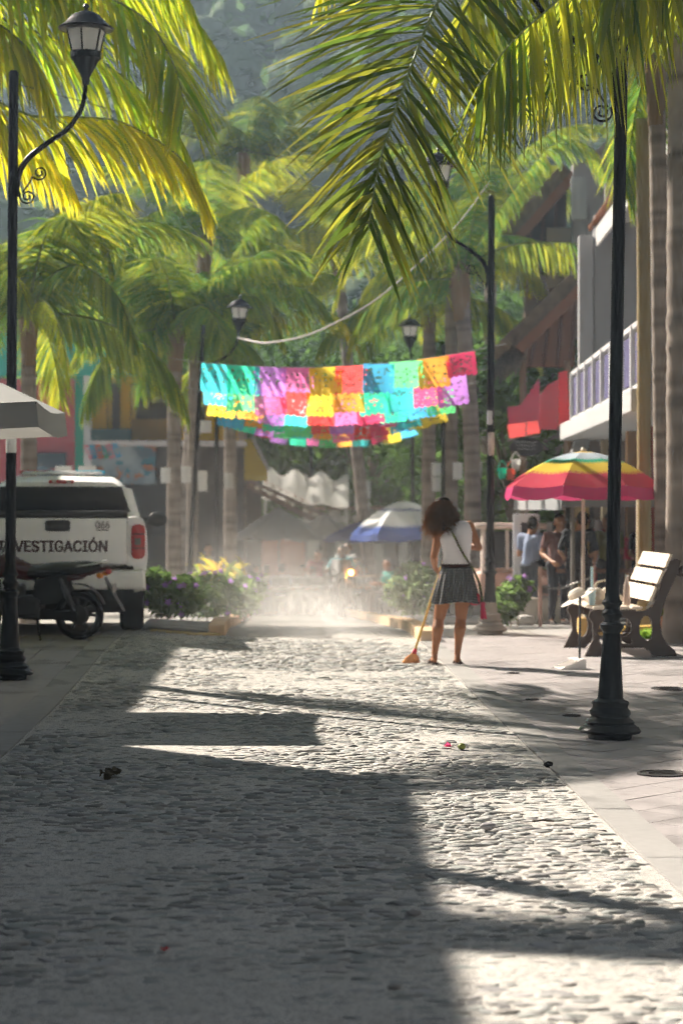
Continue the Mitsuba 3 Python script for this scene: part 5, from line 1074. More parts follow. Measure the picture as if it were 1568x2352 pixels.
# covers let into the pavement
for (u, v, rx, lab) in ((1536, 1583, .16, 'dark round cover in the pavement right of the foreground lamp, half outside the picture'), (1520, 1779, .15, 'dark oval cover in the pavement at the right, below the foreground lamp'), (1312, 1645, .07, 'small dark slot in the pavement left of the foreground lamp foot'), (1178, 1547, .06, 'small slot in the pavement left of the dustpan'), (1222, 1608, .055, 'small slot in the pavement between dustpan and cobbles')):
    p = G(u, v); k = thing('pavement_cover', lab, 'drain cover')
    part(k, 'rim', mv(lathe([(rx, .002), (rx, .010), (rx * .9, .011), (rx * .88, .004)], 24), *p), 'satin', (.05, .045, .045), smooth=40)
    part(k, 'lid', cat(mv(lathe([(0, .006), (rx * .88, .006)], 24), *p), *[box(rx * 1.1, .012, .006, p + V3(0, q * rx * .35, .009)) for q in (-1, 0, 1)]), 'satin', (.03, .028, .027))

# ---------------------------------------------------------------- right side: white building with the balcony
HB = thing('balcony_building', 'white two storey building with a railed balcony on the right', 'building'); BA = TR(4.02, 29.0, 0) @ RZ(-.026)      # x out from the street, y away, z up from the level of the cobbles
bpt = lambda n, m, mat='plaster', col=None, par=HB, **kw: part(par, n, m, mat, col, M=BA, **kw)
bpt('upper_wall', bb(1.5, 1.7, -1.2, 10.6, 3.12, 6.6)); bpt('end_wall', bb(.28, 1.5, 10.4, 10.6, 3.12, 6.9)); bpt('end_wall', bb(.45, 8, -1.42, -1.22, -.3, 7.2)); bpt('corner_column', rbox(.26, .26, 3.4, (.13, 10.46, 4.82), .015))
sl = bpt('balcony_slab', rbox(1.9, 12.1, .30, (.65, 4.8, 2.97), .02), 'matte', (.34, .34, .345), var=.25); bpt('parapet_wall', bb(.5, 8, 10.65, 10.8, 6.9, 7.5), 'grey_render')
bpt('diagonal_brace', hull([(-.05, 10.2, 2.9), (.22, 10.2, 2.9), (-.05, 10.5, 2.9), (.22, 10.5, 2.9), (-.30, 10.2, 2.0), (-.05, 10.2, 2.0), (-.30, 10.5, 2.0), (-.05, 10.5, 2.0)]))
rl = bpt('railing', cat(bb(-.14, -.06, -1.2, 10.4, 3.98, 4.05), bb(-.14, -.06, -1.2, 10.4, 3.17, 3.22)), 'matte', (.40, .40, .415))
for i in range(8): bpt('post', bb(-.16, -.04, 10.25 - i * 1.45, 10.37 - i * 1.45, 3.12, 4.03), 'matte', (.40, .40, .415), par=rl)
for i in range(8): bpt('panel', bb(-.11, -.09, 8.95 - i * 1.45, 10.15 - i * 1.45, 3.26, 3.92), 'matte', (.05, .045, .12), par=rl)
for i in range(2): bpt('wall_lamp', rbox(.06, .16, .36, (1.47, 6.2 + i * .42, 4.35), .02), 'satin', (.22, .18, .10), smooth=40)
for i, (y0, y1) in enumerate(((-.5, 1.0), (3.2, 4.6))):
    dw = bpt('door', bb(1.455, 1.497, y0, y1, 3.14, 5.3), 'matte', (.10, .08, .07)); bpt('frame', cat(bb(1.43, 1.50, y0 - .08, y0, 3.14, 5.38), bb(1.43, 1.50, y1, y1 + .08, 3.14, 5.38), bb(1.43, 1.50, y0, y1, 5.3, 5.38)), 'matte', (.45, .44, .43), par=dw)
rf = bpt('eave_roof', hull([(x, y, z + q) for x, z in ((.35, 6.52), (4.4, 8.3)) for y in (-1.6, 10.95) for q in (0, .16)]), 'matte', (.30, .29, .28), var=.2)
bpt('fascia', bb(.30, .345, -1.6, 10.95, 6.30, 6.66), 'matte', (.38, .375, .37), par=rf)
for i in range(37):
    bpt('roof_tile', xf(sheet(lambda a, t: np.stack([.62 * (t - .22), .15 * np.cos(a), .085 * np.sin(a)], -1), np.linspace(0, math.pi, 7), np.linspace(0, 1, 2)), TR(.36, 10.8 - .33 * i, 6.72) @ RY(-math.atan2(1.78, 4.05))), 'matte', np.array((.30, .14, .09)) * R.uniform(.7, 1.25), par=rf, smooth=True)
bpt('ground_wall', bb(1.9, 2.1, -1.2, 10.4, -.6, 2.82), 'matte', (.12, .09, .08), var=.2)
for i, y in enumerate((-.95, 1.4, 3.7, 6.0, 10.3)): bpt('pillar', rbox(.30, .30, 3.4, (.55, y, 1.15), .02), 'matte', ((.30, .18, .10), (.22, .13, .07), (.24, .06, .05), (.34, .20, .11), (.4, .33, .22))[i], smooth=30, var=.2)
for i, (y0, y1, c) in enumerate(((-.7, 1.0, (.20, .03, .03)), (1.1, 1.7, (.10, .055, .035)), (1.8, 5.6, (.035, .03, .03)), (6.4, 10.0, (.03, .03, .035)))):
    w_ = bpt('shop_front', bb(1.82, 1.895, y0, y1, -.4, 2.3), 'matte', c, var=.2); bpt('sign_board', bb(1.72, 1.80, y0, y1, 2.34, 2.74), 'matte', ((.07, .09, .10), (.12, .13, .14), (.09, .12, .13), (.20, .18, .16))[i], par=w_)
    for q in range(int((y1 - y0 - .25) // 1.1)): bpt('window', bb(1.78, 1.815, y0 + .25 + q * 1.1, y0 + 1.1 + q * 1.1, .5, 2.1), 'dark_glass', par=w_)
bpt('drain_pipe', tube([(.35, -1.5, -.1), (.35, -1.5, 2.8)], .05, 10), 'satin', (.25, .32, .40), smooth=40)
# what hangs in the shop: cloths and bags in view behind the parasol
for i, (u, v, w_, h_, c, lab) in enumerate(((1292, 1200, .5, .65, (.62, .60, .60), 'white cloth hung at the open shop, left one'), (1348, 1195, .5, .75, (.50, .47, .50), 'pale cloth hung at the shop beside the parasol pole'), (1383, 1215, .3, .9, (.42, .03, .04), 'red cloth hung in the shop behind the parasol pole'), (1440, 1235, .32, .35, (.45, .03, .06), 'small red bag hung in the shop right of the foreground lamp'), (1320, 1225, .45, .45, (.30, .17, .17), 'pinkish cloth hung behind the man in dark clothes'), (1412, 1270, .3, .5, (.12, .09, .08), 'dark cloth hung in the shop behind the foreground lamp'))):
    p = P(u, v, 34.5); q = sheet(lambda a, b: np.stack([p[0] + a, p[1] + .03 * np.sin(a * 22 + i), p[2] + b], -1), np.linspace(-w_ / 2, w_ / 2, 14), np.linspace(-h_, 0, 8)); solo('hung_cloth', cat(q, mv(q, y=.012)), 'matte', lab, 'cloth', c, smooth=True, var=.35)
solo('shop_rail', bb(3.2, 6.4, 32.4, 32.46, .62, .68), 'satin', 'brown horizontal rail in front of the right shop', 'rail', (.16, .07, .04))
solo('bamboo_pole', trunk([on(3.84, 27.6, -.1), P(1478, 700, 27.5), P(1474, 272, 27.4)], .088, .082, 4, 1.0)[0], 'bark', 'tall straight wooden pole right of the foreground lamp, ending below the fronds', 'pole', lambda v: np.clip((.24, .19, .11) * (1 + .5 * (meshkit.fbm(v * [5, 5, 1], 3)[:, None] - .5)), 0, 1), smooth=True)
solo('shade_post', tube([on(3.9, 28.6), on(3.9, 28.6, 2.1)], .03, 8), 'matte', 'slim pale post behind the foreground lamp, under the right edge of the parasol', 'post', (.42, .36, .30), smooth=40)
# thatched roofs beyond
PA = thing('thatched_house', 'house with thatched roofs beyond the balcony building', 'house')
def roof(name, u0, v0, u1, v1, d, depth, th=.34):
    a, b = P(u0, v0, d), P(u1, v1, d); n = unit(V3(-(b[2] - a[2]), 0, b[0] - a[0])); n = n if n[2] > 0 else -n
    m = sheet(lambda t, y: np.stack([a[0] + (b[0] - a[0]) * t, y, a[2] + (b[2] - a[2]) * t], -1), np.linspace(0, 1, 24), np.linspace(d, d + depth, 20)); v = np.array(m.vertices); lo = v.copy()
    v2 = v + n * (th + .10 * (meshkit.fbm(v * 5, 3)[:, None] - .5)); N = len(v); f = np.array(m.faces); e = []
    idx = np.arange(N).reshape(24, 20)
    for ring in (idx[:, 0], idx[0, ::-1], idx[-1, :], idx[::-1, -1]):
        for i in range(len(ring) - 1): e += [(ring[i], ring[i + 1], ring[i + 1] + N), (ring[i], ring[i + 1] + N, ring[i] + N)]
    k = part(PA, name, tm(np.vstack([lo, v2]), np.vstack([f[:, ::-1], f + N, e])), 'thatch', smooth=50)
    for i in range(9):
        t = (i + .5) / 9; c = a + (b - a) * t - n * .05; part(k, 'rafter', beam(c, c + V3(0, depth, 0), .09, .09), 'matte', (.17, .07, .04))
    bd = sheet(lambda t, y: np.stack([a[0] + (b[0] - a[0]) * t - n[0] * .012, y, a[2] + (b[2] - a[2]) * t - n[2] * .012], -1), np.linspace(.01, .99, 3), np.linspace(d + .02, d + depth, 3)); part(k, 'boarding', bd, 'matte', (.40, .20, .11), var=.3)
    part(k, 'verge_board', beam(a - n * .04 - V3(0, .05, 0), b - n * .04 - V3(0, .05, 0), .06, .2), 'matte', (.20, .09, .05))
    inf = Polygon([(a[0] + .12, a[2] - .02), (b[0] - .02, b[2] - .10), (b[0] - .02, a[2] - .30), (a[0] + .12, a[2] - .30)]); part(k, 'gable_boarding', prism(inf, .06, at=(0, d + 1.2, 0)), 'matte', (.26, .13, .08) if name == 'lower_roof' else (.055, .04, .03), var=.35)
    for q in range(4): part(k, 'batten', beam(V3(a[0] + .35 + q * .28, d + 1.1, a[2] - .28), V3(a[0] + .35 + q * .28 + .1, d + 1.1, a[2] + (b[2] - a[2]) / (b[0] - a[0]) * (.40 + q * .28) - .16), .06), 'matte', (.12, .06, .04))
    if name == 'lower_roof':
        V_, C_ = [], []; g = np.random.default_rng(3)
        for i in range(500):
            o = a + V3(g.uniform(-.05, .25), g.uniform(0, depth), g.uniform(0, .35)); ln = np.stack([o, o + V3(-.06, 0, -.25), o + V3(-.08 + g.normal(0, .05), g.normal(0, .04), -.45 * g.uniform(.5, 1.2))]); w = V3(.0, .02, 0) + V3(.012, 0, 0); V_.append(np.stack([ln - w, ln + w * [[1], [1], [.2]]], 1)); C_.append(np.tile(np.array((.12, .09, .06)) * g.uniform(.6, 1.5), (3, 2, 1)))
        m, c = strips(np.array(V_), np.array(C_)); part(k, 'fringe', m, 'matte', c, kind='stuff')
    return k
roof('lower_roof', 1188, 800, 1335, 655, 44, 6.0); roof('upper_roof', 1150, 585, 1316, 398, 46.5, 6.0)
part(PA, 'gable_wall', bb(*np.sort([P(1318, 0, 46)[0], P(1560, 0, 46)[0]]), 46.2, 46.6, 6.2, 8.9), 'grey_render')
part(PA, 'pale_strip', bb(*np.sort([P(1312, 0, 46)[0], P(1348, 0, 46)[0]]), 46.1, 46.19, 7.7, 8.6), 'plaster')
part(PA, 'rear_wall', bb(4.2, 9, 50, 50.3, -1.2, 7.0), 'matte', (.14, .11, .09), var=.2); part(PA, 'beige_wall', bb(4.4, 7.5, 46.7, 46.9, 6.3, 7.6), 'matte', (.36, .30, .25), var=.2)
for x in (3.7, 4.6): part(PA, 'post', tube([(x, 44.4, -1), (x, 44.4, 4.6)], .07, 8), 'bark', (.2, .13, .08), smooth=40)
part(PA, 'ridge_house_roof', hull([P(1310, 395, 60), P(1420, 300, 60), P(1560, 300, 62), P(1560, 395, 60), P(1310, 400, 66), P(1500, 300, 66)]), 'thatch')
# banners, awning, hanging cups at the right
for i, (pts, c, lab) in enumerate((([(1165, 935), (1195, 930), (1238, 868), (1240, 985), (1168, 985)], (.50, .08, .13), 'faded pink stepped banner right of the second lamp post'), ([(1243, 905), (1262, 880), (1285, 870), (1285, 985), (1243, 985)], (.55, .09, .12), 'pink banner beside the balcony corner'), ([(1290, 850), (1310, 845), (1316, 975), (1290, 975)], (.60, .06, .08), 'narrow red banner at the balcony corner'))):
    solo('banner', prism([tuple(P(u, v, 41)[[0, 2]]) for u, v in pts], .03, at=(0, 41 + i * .3, 0)), 'matte', lab, 'banner', c, var=.25)
k = thing('red_awning', 'small red awning under the pink banners', 'awning'); a = P(1165, 975, 40.5); b = P(1235, 965, 40.5)
part(k, 'canopy', hull([a, b, a + V3(0, -.5, -.28), b + V3(0, -.5, -.25), a + V3(0, 0, -.03), b + V3(0, 0, -.03)]), 'matte', (.55, .03, .03)); part(k, 'arm', beam(a + V3(0, 0, -.3), b + V3(0, -.4, -.3), .03), 'matte', (.2, .2, .2))
k = thing('hanging_sign', 'round black hanging sign with faint scribbled lines beneath the red awning', 'sign'); c = P(1208, 1026, 39)
part(k, 'board', xf(lathe([(0, -.03), (.30, -.03), (.30, .03), (0, .03)], 28, axis='y'), TR(*c) @ SC(1, 1, .58)), 'matte', (.02, .02, .024)); part(k, 'chalk_line', cat(*[tube(spline([c + V3(-.2 + .02 * q, -.036, .08 - q * .06), c + V3(-.05, -.036, .09 - q * .06), c + V3(.08, -.036, .075 - q * .06), c + V3(.2 - .02 * q, -.036, .085 - q * .06)], 12), .006, 4) for q in range(3)]), 'matte', (.35, .36, .38)); part(k, 'bracket', tube([c + V3(0, 0, .17), c + V3(0, 0, .45)], .012), 'matte', (.05, .05, .05))
for i, (u, v, c, lab) in enumerate(((1153, 1086, (.04, .50, .38), 'turquoise bucket hanging left of the rainbow parasol'), (1172, 1088, (.62, .22, .16), 'coral bucket hanging beside the turquoise one'), (1184, 1066, (.62, .62, .60), 'white bucket hanging above the rainbow parasol edge'))):
    p = P(u, v, 36); solo('hanging_bucket', cat(mv(lathe([(0, -.10), (.055, -.10), (.085, .08), (.075, .08), (.05, -.09)], 16), *p), tube(spline([p + V3(-.08, 0, .08), p + V3(0, 0, .2), p + V3(.08, 0, .08)], 12), .006)), 'paper', lab, 'bucket', c, smooth=40)
for u, v, c in ((1158, 1055, (.03, .4, .3)), (1140, 1092, (.6, .6, .55))): pass
k = thing('shop_awning', 'grey flat awning over the people at the right shop, behind the parasol', 'awning')
part(k, 'cover', hull([(x, y, z + q) for x, y, z in ((3.15, 30.9, 1.72), (6.2, 30.9, 2.05), (3.05, 38, 1.5), (6.2, 38, 1.85)) for q in (0, .03)]), 'matte', (.14, .15, .155), var=.2); part(k, 'fascia', hull([(x, y, z) for x, y in ((3.14, 30.85), (3.04, 38), (3.11, 30.85), (3.01, 38)) for z in (1.56, 1.74)]), 'matte', (.20, .21, .22)); part(k, 'front_fascia', bb(3.16, 6.2, 30.83, 30.89, 1.60, 1.76), 'matte', (.17, .18, .19), var=.2)
for x, y in ((3.3, 31.1), (3.2, 37.6)): part(k, 'post', tube([on(x, y), V3(x, y, 1.6)], .03, 8), 'matte', (.2, .19, .18))
# shelf tower, vintage cart, chain
k = thing('shelf_tower', 'tall dark display rack with yellow panels in front of the right shop', 'display rack'); st = G(1264, 1428); SMt = TR(st[0], 33.4, float(zg(st[0], 33.4)))
for x in (-.18, .18):
    for y in (-.15, .15): part(k, 'upright', bb(x - .02, x + .02, y - .02, y + .02, 0, 2.0), 'matte', (.05, .04, .035), M=SMt)
for i in range(7): part(k, 'shelf', bb(-.2, .2, -.17, .17, .06 + i * .31, .085 + i * .31), 'satin', (.25, .25, .25), M=SMt)
for i in range(6): part(k, 'panel', bb(-.10, .13, -.165, -.13, .11 + i * .31, .34 + i * .31), 'matte', np.array((.46, .36, .17)) * (.6, 1.2, .7, 1.25, .8, 1.2)[i], M=SMt, var=.3)
CT = thing('vintage_cart', 'peach coloured little open truck with a pale roof, parked behind the second right lamp post', 'vehicle'); cg = G(1170, 1352)
CM = TR(2.72, 36.0, float(zg(2.7, 36)) + .02) @ RZ(.22); PC = (.55, .34, .27)
cp = lambda n, m, mat='satin', col=PC, par=CT, **kw: part(par, n, m, mat, col, M=CM, **kw)
cp('hood', rbox(1.0, .9, .42, (.45, -.6, .56), .12), smooth=40); cp('body', rbox(1.35, 1.7, .45, (.2, .7, .62), .06), smooth=40); cp('mudguard', xf(lathe([(.20, -.1), (.34, -.1), (.36, 0), (.34, .1), (.20, .1)], 20, axis='x'), TR(-.18, -.75, .33) @ SC(1, 1, 1)), smooth=40)
cp('roof', rbox(1.5, 2.2, .09, (.12, .55, 1.58), .04), col=(.62, .48, .42), smooth=40)
for x in (-.5, .75):
    for y in (-.35, 1.5): cp('roof_post', bb(x - .03, x + .03, y - .03, y + .03, .8, 1.55), col=(.6, .5, .45))
cp('windscreen', bb(-.48, .73, -.37, -.35, .9, 1.5), 'dark_glass', None)
for x in (-.5, -.1, .33, .75): cp('window_bar', bb(x - .025, x + .025, -.40, -.372, .88, 1.52), col=(.6, .5, .45))
for x in (-.35, .8):
    for y in (-.7, 1.2):
        t_, h_ = wheel_mesh(.28, .16); kk = cp('wheel', mv(t_, x=x, y=y, z=.28), 'matte', (.02, .02, .02), smooth=40); cp('rim', mv(h_, x=x, y=y, z=.28), 'satin', (.4, .35, .3), par=kk, smooth=40)
cp('bumper', rbox(1.2, .08, .1, (.3, -1.08, .42), .02), col=(.3, .3, .3)); cp('headlight', sph(.09, (.75, -1.05, .66)), 'gloss', (.6, .6, .55), smooth=True); cp('grille', bb(.2, .55, -1.06, -1.04, .5, .64), col=(.12, .10, .09))
wb = thing('notice_board', 'white upright board standing right of the peach vehicle', 'board'); p = P(1208, 1345, 34.6)
part(wb, 'panel', rbox(.42, .04, 1.12, (p[0], p[1], p[2] + .58), .01), 'matte', (.62, .63, .66)); part(wb, 'picture', bb(p[0] - .08, p[0] + .05, p[1] - .03, p[1] - .022, p[2] + .72, p[2] + 1.0), 'matte', (.05, .05, .07)); part(wb, 'foot', bb(p[0] - .2, p[0] + .2, p[1] - .15, p[1] + .15, p[2] - .25, p[2] + .02), 'matte', (.3, .3, .3))
k = thing('chain', 'sagging chain between posts in front of the right shop', 'chain'); ch = spline(Qd((1240, 1345, 30.5), (1280, 1352, 30.4), (1320, 1340, 30.3), (1362, 1325, 30.2)), 34)
for i in range(33):
    c = (ch[i] + ch[i + 1]) / 2; d = unit(ch[i + 1] - ch[i]); an = np.linspace(0, 2 * math.pi, 9); w = V3(0, 0, 1) if i % 2 else V3(0, 1, 0); w = unit(w - d * np.dot(w, d))
    part(k, 'link', tube(c + np.outer(np.cos(an), d) * .022 + np.outer(np.sin(an), w) * .011, .004, 4, caps=False), 'metal', (.35, .33, .31))
for u, d in ((1240, 30.5), (1362, 30.2)): p = P(u, 1340, d); part(k, 'post', tube([on(p[0], d), on(p[0], d, .85)], .028, 10), 'satin', (.45, .28, .24), smooth=40)
solo('white_rock', mv(blob(.13, [1.2, 1, .8], 9, .6, 3), *on(1.9 + .25, 30.2, .1)) if False else mv(blob(.12, [1.5, 1, .7], 9, .6, 3), *on(2.72, 32.6, .08)), 'matte', 'white rock on the ground left of the display rack', 'rock', (.52, .50, .47), smooth=True, var=.3)
solo('low_wall', rbox(1.3, .25, .42, (3.15, 34.2, float(zg(3, 34)) + .2), .03), 'matte', 'pale sunlit low wall under the peach vehicle', 'wall', (.52, .48, .42), var=.2)

# ---------------------------------------------------------------- left side: colourful shop, restaurant, end of the street
SH = thing('colourful_shop', 'two storey shop painted red, green, teal and yellow behind the left palms', 'building'); dS = 56.0
def wallp(par, name, u0, u1, v0, v1, d, col, mat='matte', th=.25, **kw):
    a, b = P(u0, v1, d), P(u1, v0, d); return part(par, name, bb(a[0], b[0], d, d + th, a[2], b[2]), mat, col, **kw)
wallp(SH, 'red_wall', -150, 172, 870, 1330, dS, (.36, .09, .11), var=.2); wallp(SH, 'green_band', 172, 192, 862, 1330, dS - .05, (.03, .26, .19)); wallp(SH, 'white_column', 192, 208, 862, 1330, dS - .1, (.55, .55, .58))
wallp(SH, 'teal_fascia', -150, 400, 760, 862, dS - .15, (.04, .33, .29), var=.2); yw = wallp(SH, 'yellow_wall', 208, 545, 862, 1014, dS + .3, (.50, .30, .03), var=.25); wallp(SH, 'canopy_edge', 208, 560, 1012, 1021, dS - 1.2, (.52, .50, .52), th=1.6)
for u0, u1 in ((245, 275), (300, 390), (420, 470)): o = wallp(yw, 'opening', u0, u1, 880, 990, dS + .22, (.05, .035, .02), th=.07); wallp(o, 'curtain', u0 + 2, u0 + 12, 885, 985, dS + .17, (.34, .22, .03), th=.03)
wallp(SH, 'carved_panel', 300, 395, 962, 1012, dS + .1, (.26, .14, .03), var=.5); wallp(SH, 'shelf', 208, 300, 985, 1012, dS - .3, (.05, .10, .10)); wallp(SH, 'mural', 208, 356, 1022, 1112, dS + .1, None, 'mural_paint'); wallp(SH, 'dark_front', 208, 560, 1112, 1345, dS + .4, (.035, .032, .034), var=.4); wallp(SH, 'dark_front', 356, 560, 1020, 1112, dS + .35, (.05, .045, .045), var=.4); wallp(SH, 'counter', 300, 430, 1230, 1345, dS - .6, (.06, .055, .055))
wallp(SH, 'sign_plate', 60, 150, 1040, 1075, dS - .2, (.06, .08, .10)); wallp(SH, 'roof_slab', -150, 400, 748, 764, dS - .4, (.30, .28, .27), th=6)
bl_ = thing('bunting', 'short string of small pink, blue, green and red flags at the colourful shop', 'bunting'); a, b = P(190, 1022, 53), P(268, 1018, 53)
part(bl_, 'string', tube([a, b], .006), 'matte', (.4, .4, .4))
for i, c in enumerate(((.60, .14, .22), (.06, .35, .60), (.62, .12, .06), (.05, .32, .16), (.60, .16, .26), (.08, .36, .62))):
    m = flag_mesh(.14, .34, rng); part(bl_, 'flag', xf(m, TR(*(a + (b - a) * (i + .5) / 6)) @ RY(-.25)), 'paper', c)
for i, (u, lab) in enumerate(((146, 'white sign box above the pickup roof, left of two'), (200, 'white sign box above the pickup roof, right of two'))):
    a = P(u, 1080, 44); k = thing('sign_box', lab, 'sign'); part(k, 'panel', rbox(.33 + .03 * i, .06, .17, a, .01), 'matte', (.66, .65, .62)); part(k, 'mark', box(.09, .01, .02, a + V3(.02 + .06 * i, -.035, -.02)), 'matte', ((.3, .3, .1), (.6, .1, .08))[i]); part(k, 'post', tube([a - V3(0, 0, 2.0), a - V3(0, 0, .08)], .03), 'matte', (.1, .1, .1))
def notice(u, v, d, w, h, lab, col=(.60, .60, .60), dx=0):
    w, h = w * 1.15, h * 1.15; p = P(u, v, d); k = thing('paper_notice', lab, 'notice'); m = sheet(lambda a, b: np.stack([p[0] + a, d - .16 + .10 * (a / w * 2) ** 2 * .6, p[2] + b], -1), np.linspace(-w / 2, w / 2, 7), np.linspace(-h / 2, h / 2, 4)); part(k, 'sheet', cat(m, mv(m, y=.006)), 'matte', col, smooth=True)
notice(381, 1092, 42.8, .17, .26, 'white notice on the left side of the nearest palm in the left flower bed'); notice(427, 1090, 44.7, .19, .30, 'white notice on the slim palm behind the pickup mirror'); notice(470, 980, 44, .24, .22, 'pale notice high behind the second left lamp post'); notice(526, 1105, 47.1, .18, .30, 'greyish notice on the palm under the left end of the paper flags', (.42, .41, .40)); notice(464, 1105, 46, .2, .38, 'white notice between the second left lamp and the pole behind it')
notice(1001, 1078, 45.7, .17, .24, 'white notice on the ringed trunk beside the third right lamp', (.55, .55, .55)); notice(1050, 1082, 43.7, .16, .30, 'white notice on the curved palm trunk'); notice(1001, 1112, 45.7, .16, .26, 'second white notice, below the first on the ringed trunk', (.5, .5, .5)); notice(1092, 1078, 44.1, .2, .3, 'white notice at the right side of the curved palm trunk', (.5, .5, .5))
RS = thing('restaurant', 'open restaurant with a sloping tiled roof at the end of the street', 'building'); dR = 61.0
ra, rb = P(548, 1088, dR), P(765, 1188, dR); nrm = unit(V3(-(rb[2] - ra[2]), 0, rb[0] - ra[0]))
rr_ = part(RS, 'roof', hull([q + o for q in (ra, rb) for o in (V3(0, 0, 0), V3(0, 2.6, 0), nrm * -.10, V3(0, 2.6, 0) + nrm * -.10)]), 'matte', (.12, .09, .08))
for c in range(13):
    for r_ in range(3):
        q = ra + (rb - ra) * (c + .04) / 13 + nrm * (.03 + .02) + V3(0, .10 + r_ * .42, 0); tl = xf(sheet(lambda a, t: np.stack([.105 * np.cos(a), .45 * (t - .2), .075 * np.sin(a)], -1), np.linspace(0, math.pi, 7), np.linspace(0, 1, 2)), RY(math.atan2(ra[2] - rb[2], rb[0] - ra[0])))
        part(rr_, 'tile', mv(tl, *q), 'matte', np.array((.42, .19, .08)) * R.uniform(.6, 1.25), smooth=True)
for c in range(16):
    if c % 3 != 1: q = ra + (rb - ra) * (c + .5) / 16 - nrm * .15; part(rr_, 'rafter_end', box(.10, .06, .10, q + V3(0, -.03, 0)), 'matte', (.55, .53, .5) if c % 2 else (.2, .14, .1))
part(RS, 'beam', beam(ra + V3(.2, .3, -.3), rb + V3(-.2, .3, -.25), .10, .16), 'matte', (.10, .07, .06))
for x in (ra[0] + .1, rb[0] - .25): part(RS, 'post', tube([(x, dR + .3, -1.5), (x, dR + .3, 1.4)], .07, 8), 'matte', (.12, .09, .07))
wallp(RS, 'dark_wall', 470, 600, 1095, 1345, dR + 1.0, (.04, .034, .03), var=.4); wallp(RS, 'back_wall', 585, 720, 1190, 1345, dR + 6, (.42, .44, .42)); wallp(RS, 'brick_counter', 600, 700, 1240, 1345, dR + 4, (.30, .15, .11), var=.3)
for u in (605, 648, 690): wallp(RS, 'window_bar', u, u + 5, 1190, 1245, dR + 5.9, (.12, .16, .14), th=.05)
k = thing('yellow_awning', 'yellow canvas side awning of the restaurant above its roof', 'awning'); yy_ = [P(u, v, dR - 2) for u, v in ((543, 1012), (576, 1008), (614, 1082), (614, 1106), (543, 1100))]
part(k, 'canvas', hull([q + o for q in yy_ for o in (V3(0, 0, 0), V3(0, .05, 0))]), 'matte', (.45, .36, .03), var=.2); part(k, 'trim', beam(yy_[1] + V3(.05, -.05, .05), yy_[2] + V3(.05, -.05, .0), .08), 'matte', (.4, .4, .42))
k = thing('white_canopy', 'bright white canvas canopy behind the restaurant roof', 'canopy'); wa = [(608, 1082), (690, 1090), (700, 1100), (792, 1092), (800, 1140), (700, 1160), (612, 1120)]
a = P(606, 1078, 66); b = P(800, 1096, 66)
m = sheet(lambda t, q: np.stack([a[0] + (b[0] - a[0]) * t, 66 - 1.8 * q, a[2] + (b[2] - a[2]) * t - .9 * q + .10 * np.sin(t * 21) * (1 - q) - .06 * np.sin(t * 9) ** 2], -1), np.linspace(0, 1, 40), np.linspace(0, 1, 8)); part(k, 'canvas', m, 'paper', (.88, .88, .86), smooth=True)
for t in (0.02, .5, .98): q = a + (b - a) * t; part(k, 'pole', tube([V3(q[0], 65.9, -1.95), V3(q[0], 65.9, q[2])], .04), 'matte', (.3, .3, .3))
FB = thing('far_white_building', 'pale low building closing the street behind the tables', 'building'); wallp(FB, 'wall', 700, 1010, 1170, 1360, 70, (.52, .52, .50), var=.15); wallp(FB, 'wall', 815, 850, 1105, 1180, 69.5, (.55, .57, .55))
for u in (735, 800, 880, 940): o = wallp(FB, 'opening', u, u + 34, 1200, 1330, 69.9, (.06, .055, .05), th=.09); wallp(o, 'frame', u - 3, u, 1200, 1330, 69.85, (.35, .33, .3), th=.05)
wallp(FB, 'roof_edge', 695, 1015, 1163, 1171, 69.6, (.30, .2, .16), th=1)
LS = thing('left_row_house', 'plain dark house outside the left border that shades the lower left of the street', 'house')
part(LS, 'wall', bb(-11, -5.18, -9, 18.35, -.2, 5.75), 'matte', (.09, .095, .09), var=.2); part(LS, 'upper_storey', bb(-18, -9.6, -9, 17, 5.9, 9.6), 'matte', (.12, .12, .12), var=.2); part(LS, 'roof_edge', bb(-11, -5.05, -9.2, 18.5, 5.75, 5.9), 'concrete')
LS2 = thing('left_row_house', 'plain dark house further along outside the left border that shades the pickup', 'house')
part(LS2, 'wall', bb(-14, -7.15, 20.6, 31.2, -.3, 5.6), 'matte', (.12, .12, .12), var=.2); part(LS2, 'roof_edge', bb(-14, -6.95, 20.4, 31.4, 5.6, 5.75), 'concrete')
RW = thing('right_row_house', 'plain dark house outside the right border, facing the left row', 'house')
part(RW, 'wall', bb(5.2, 12, -14, 20.2, -.2, 9.5), 'matte', (.085, .09, .095), var=.2); part(RW, 'roof_edge', bb(5.05, 12, -14.2, 20.35, 9.5, 9.65), 'concrete')
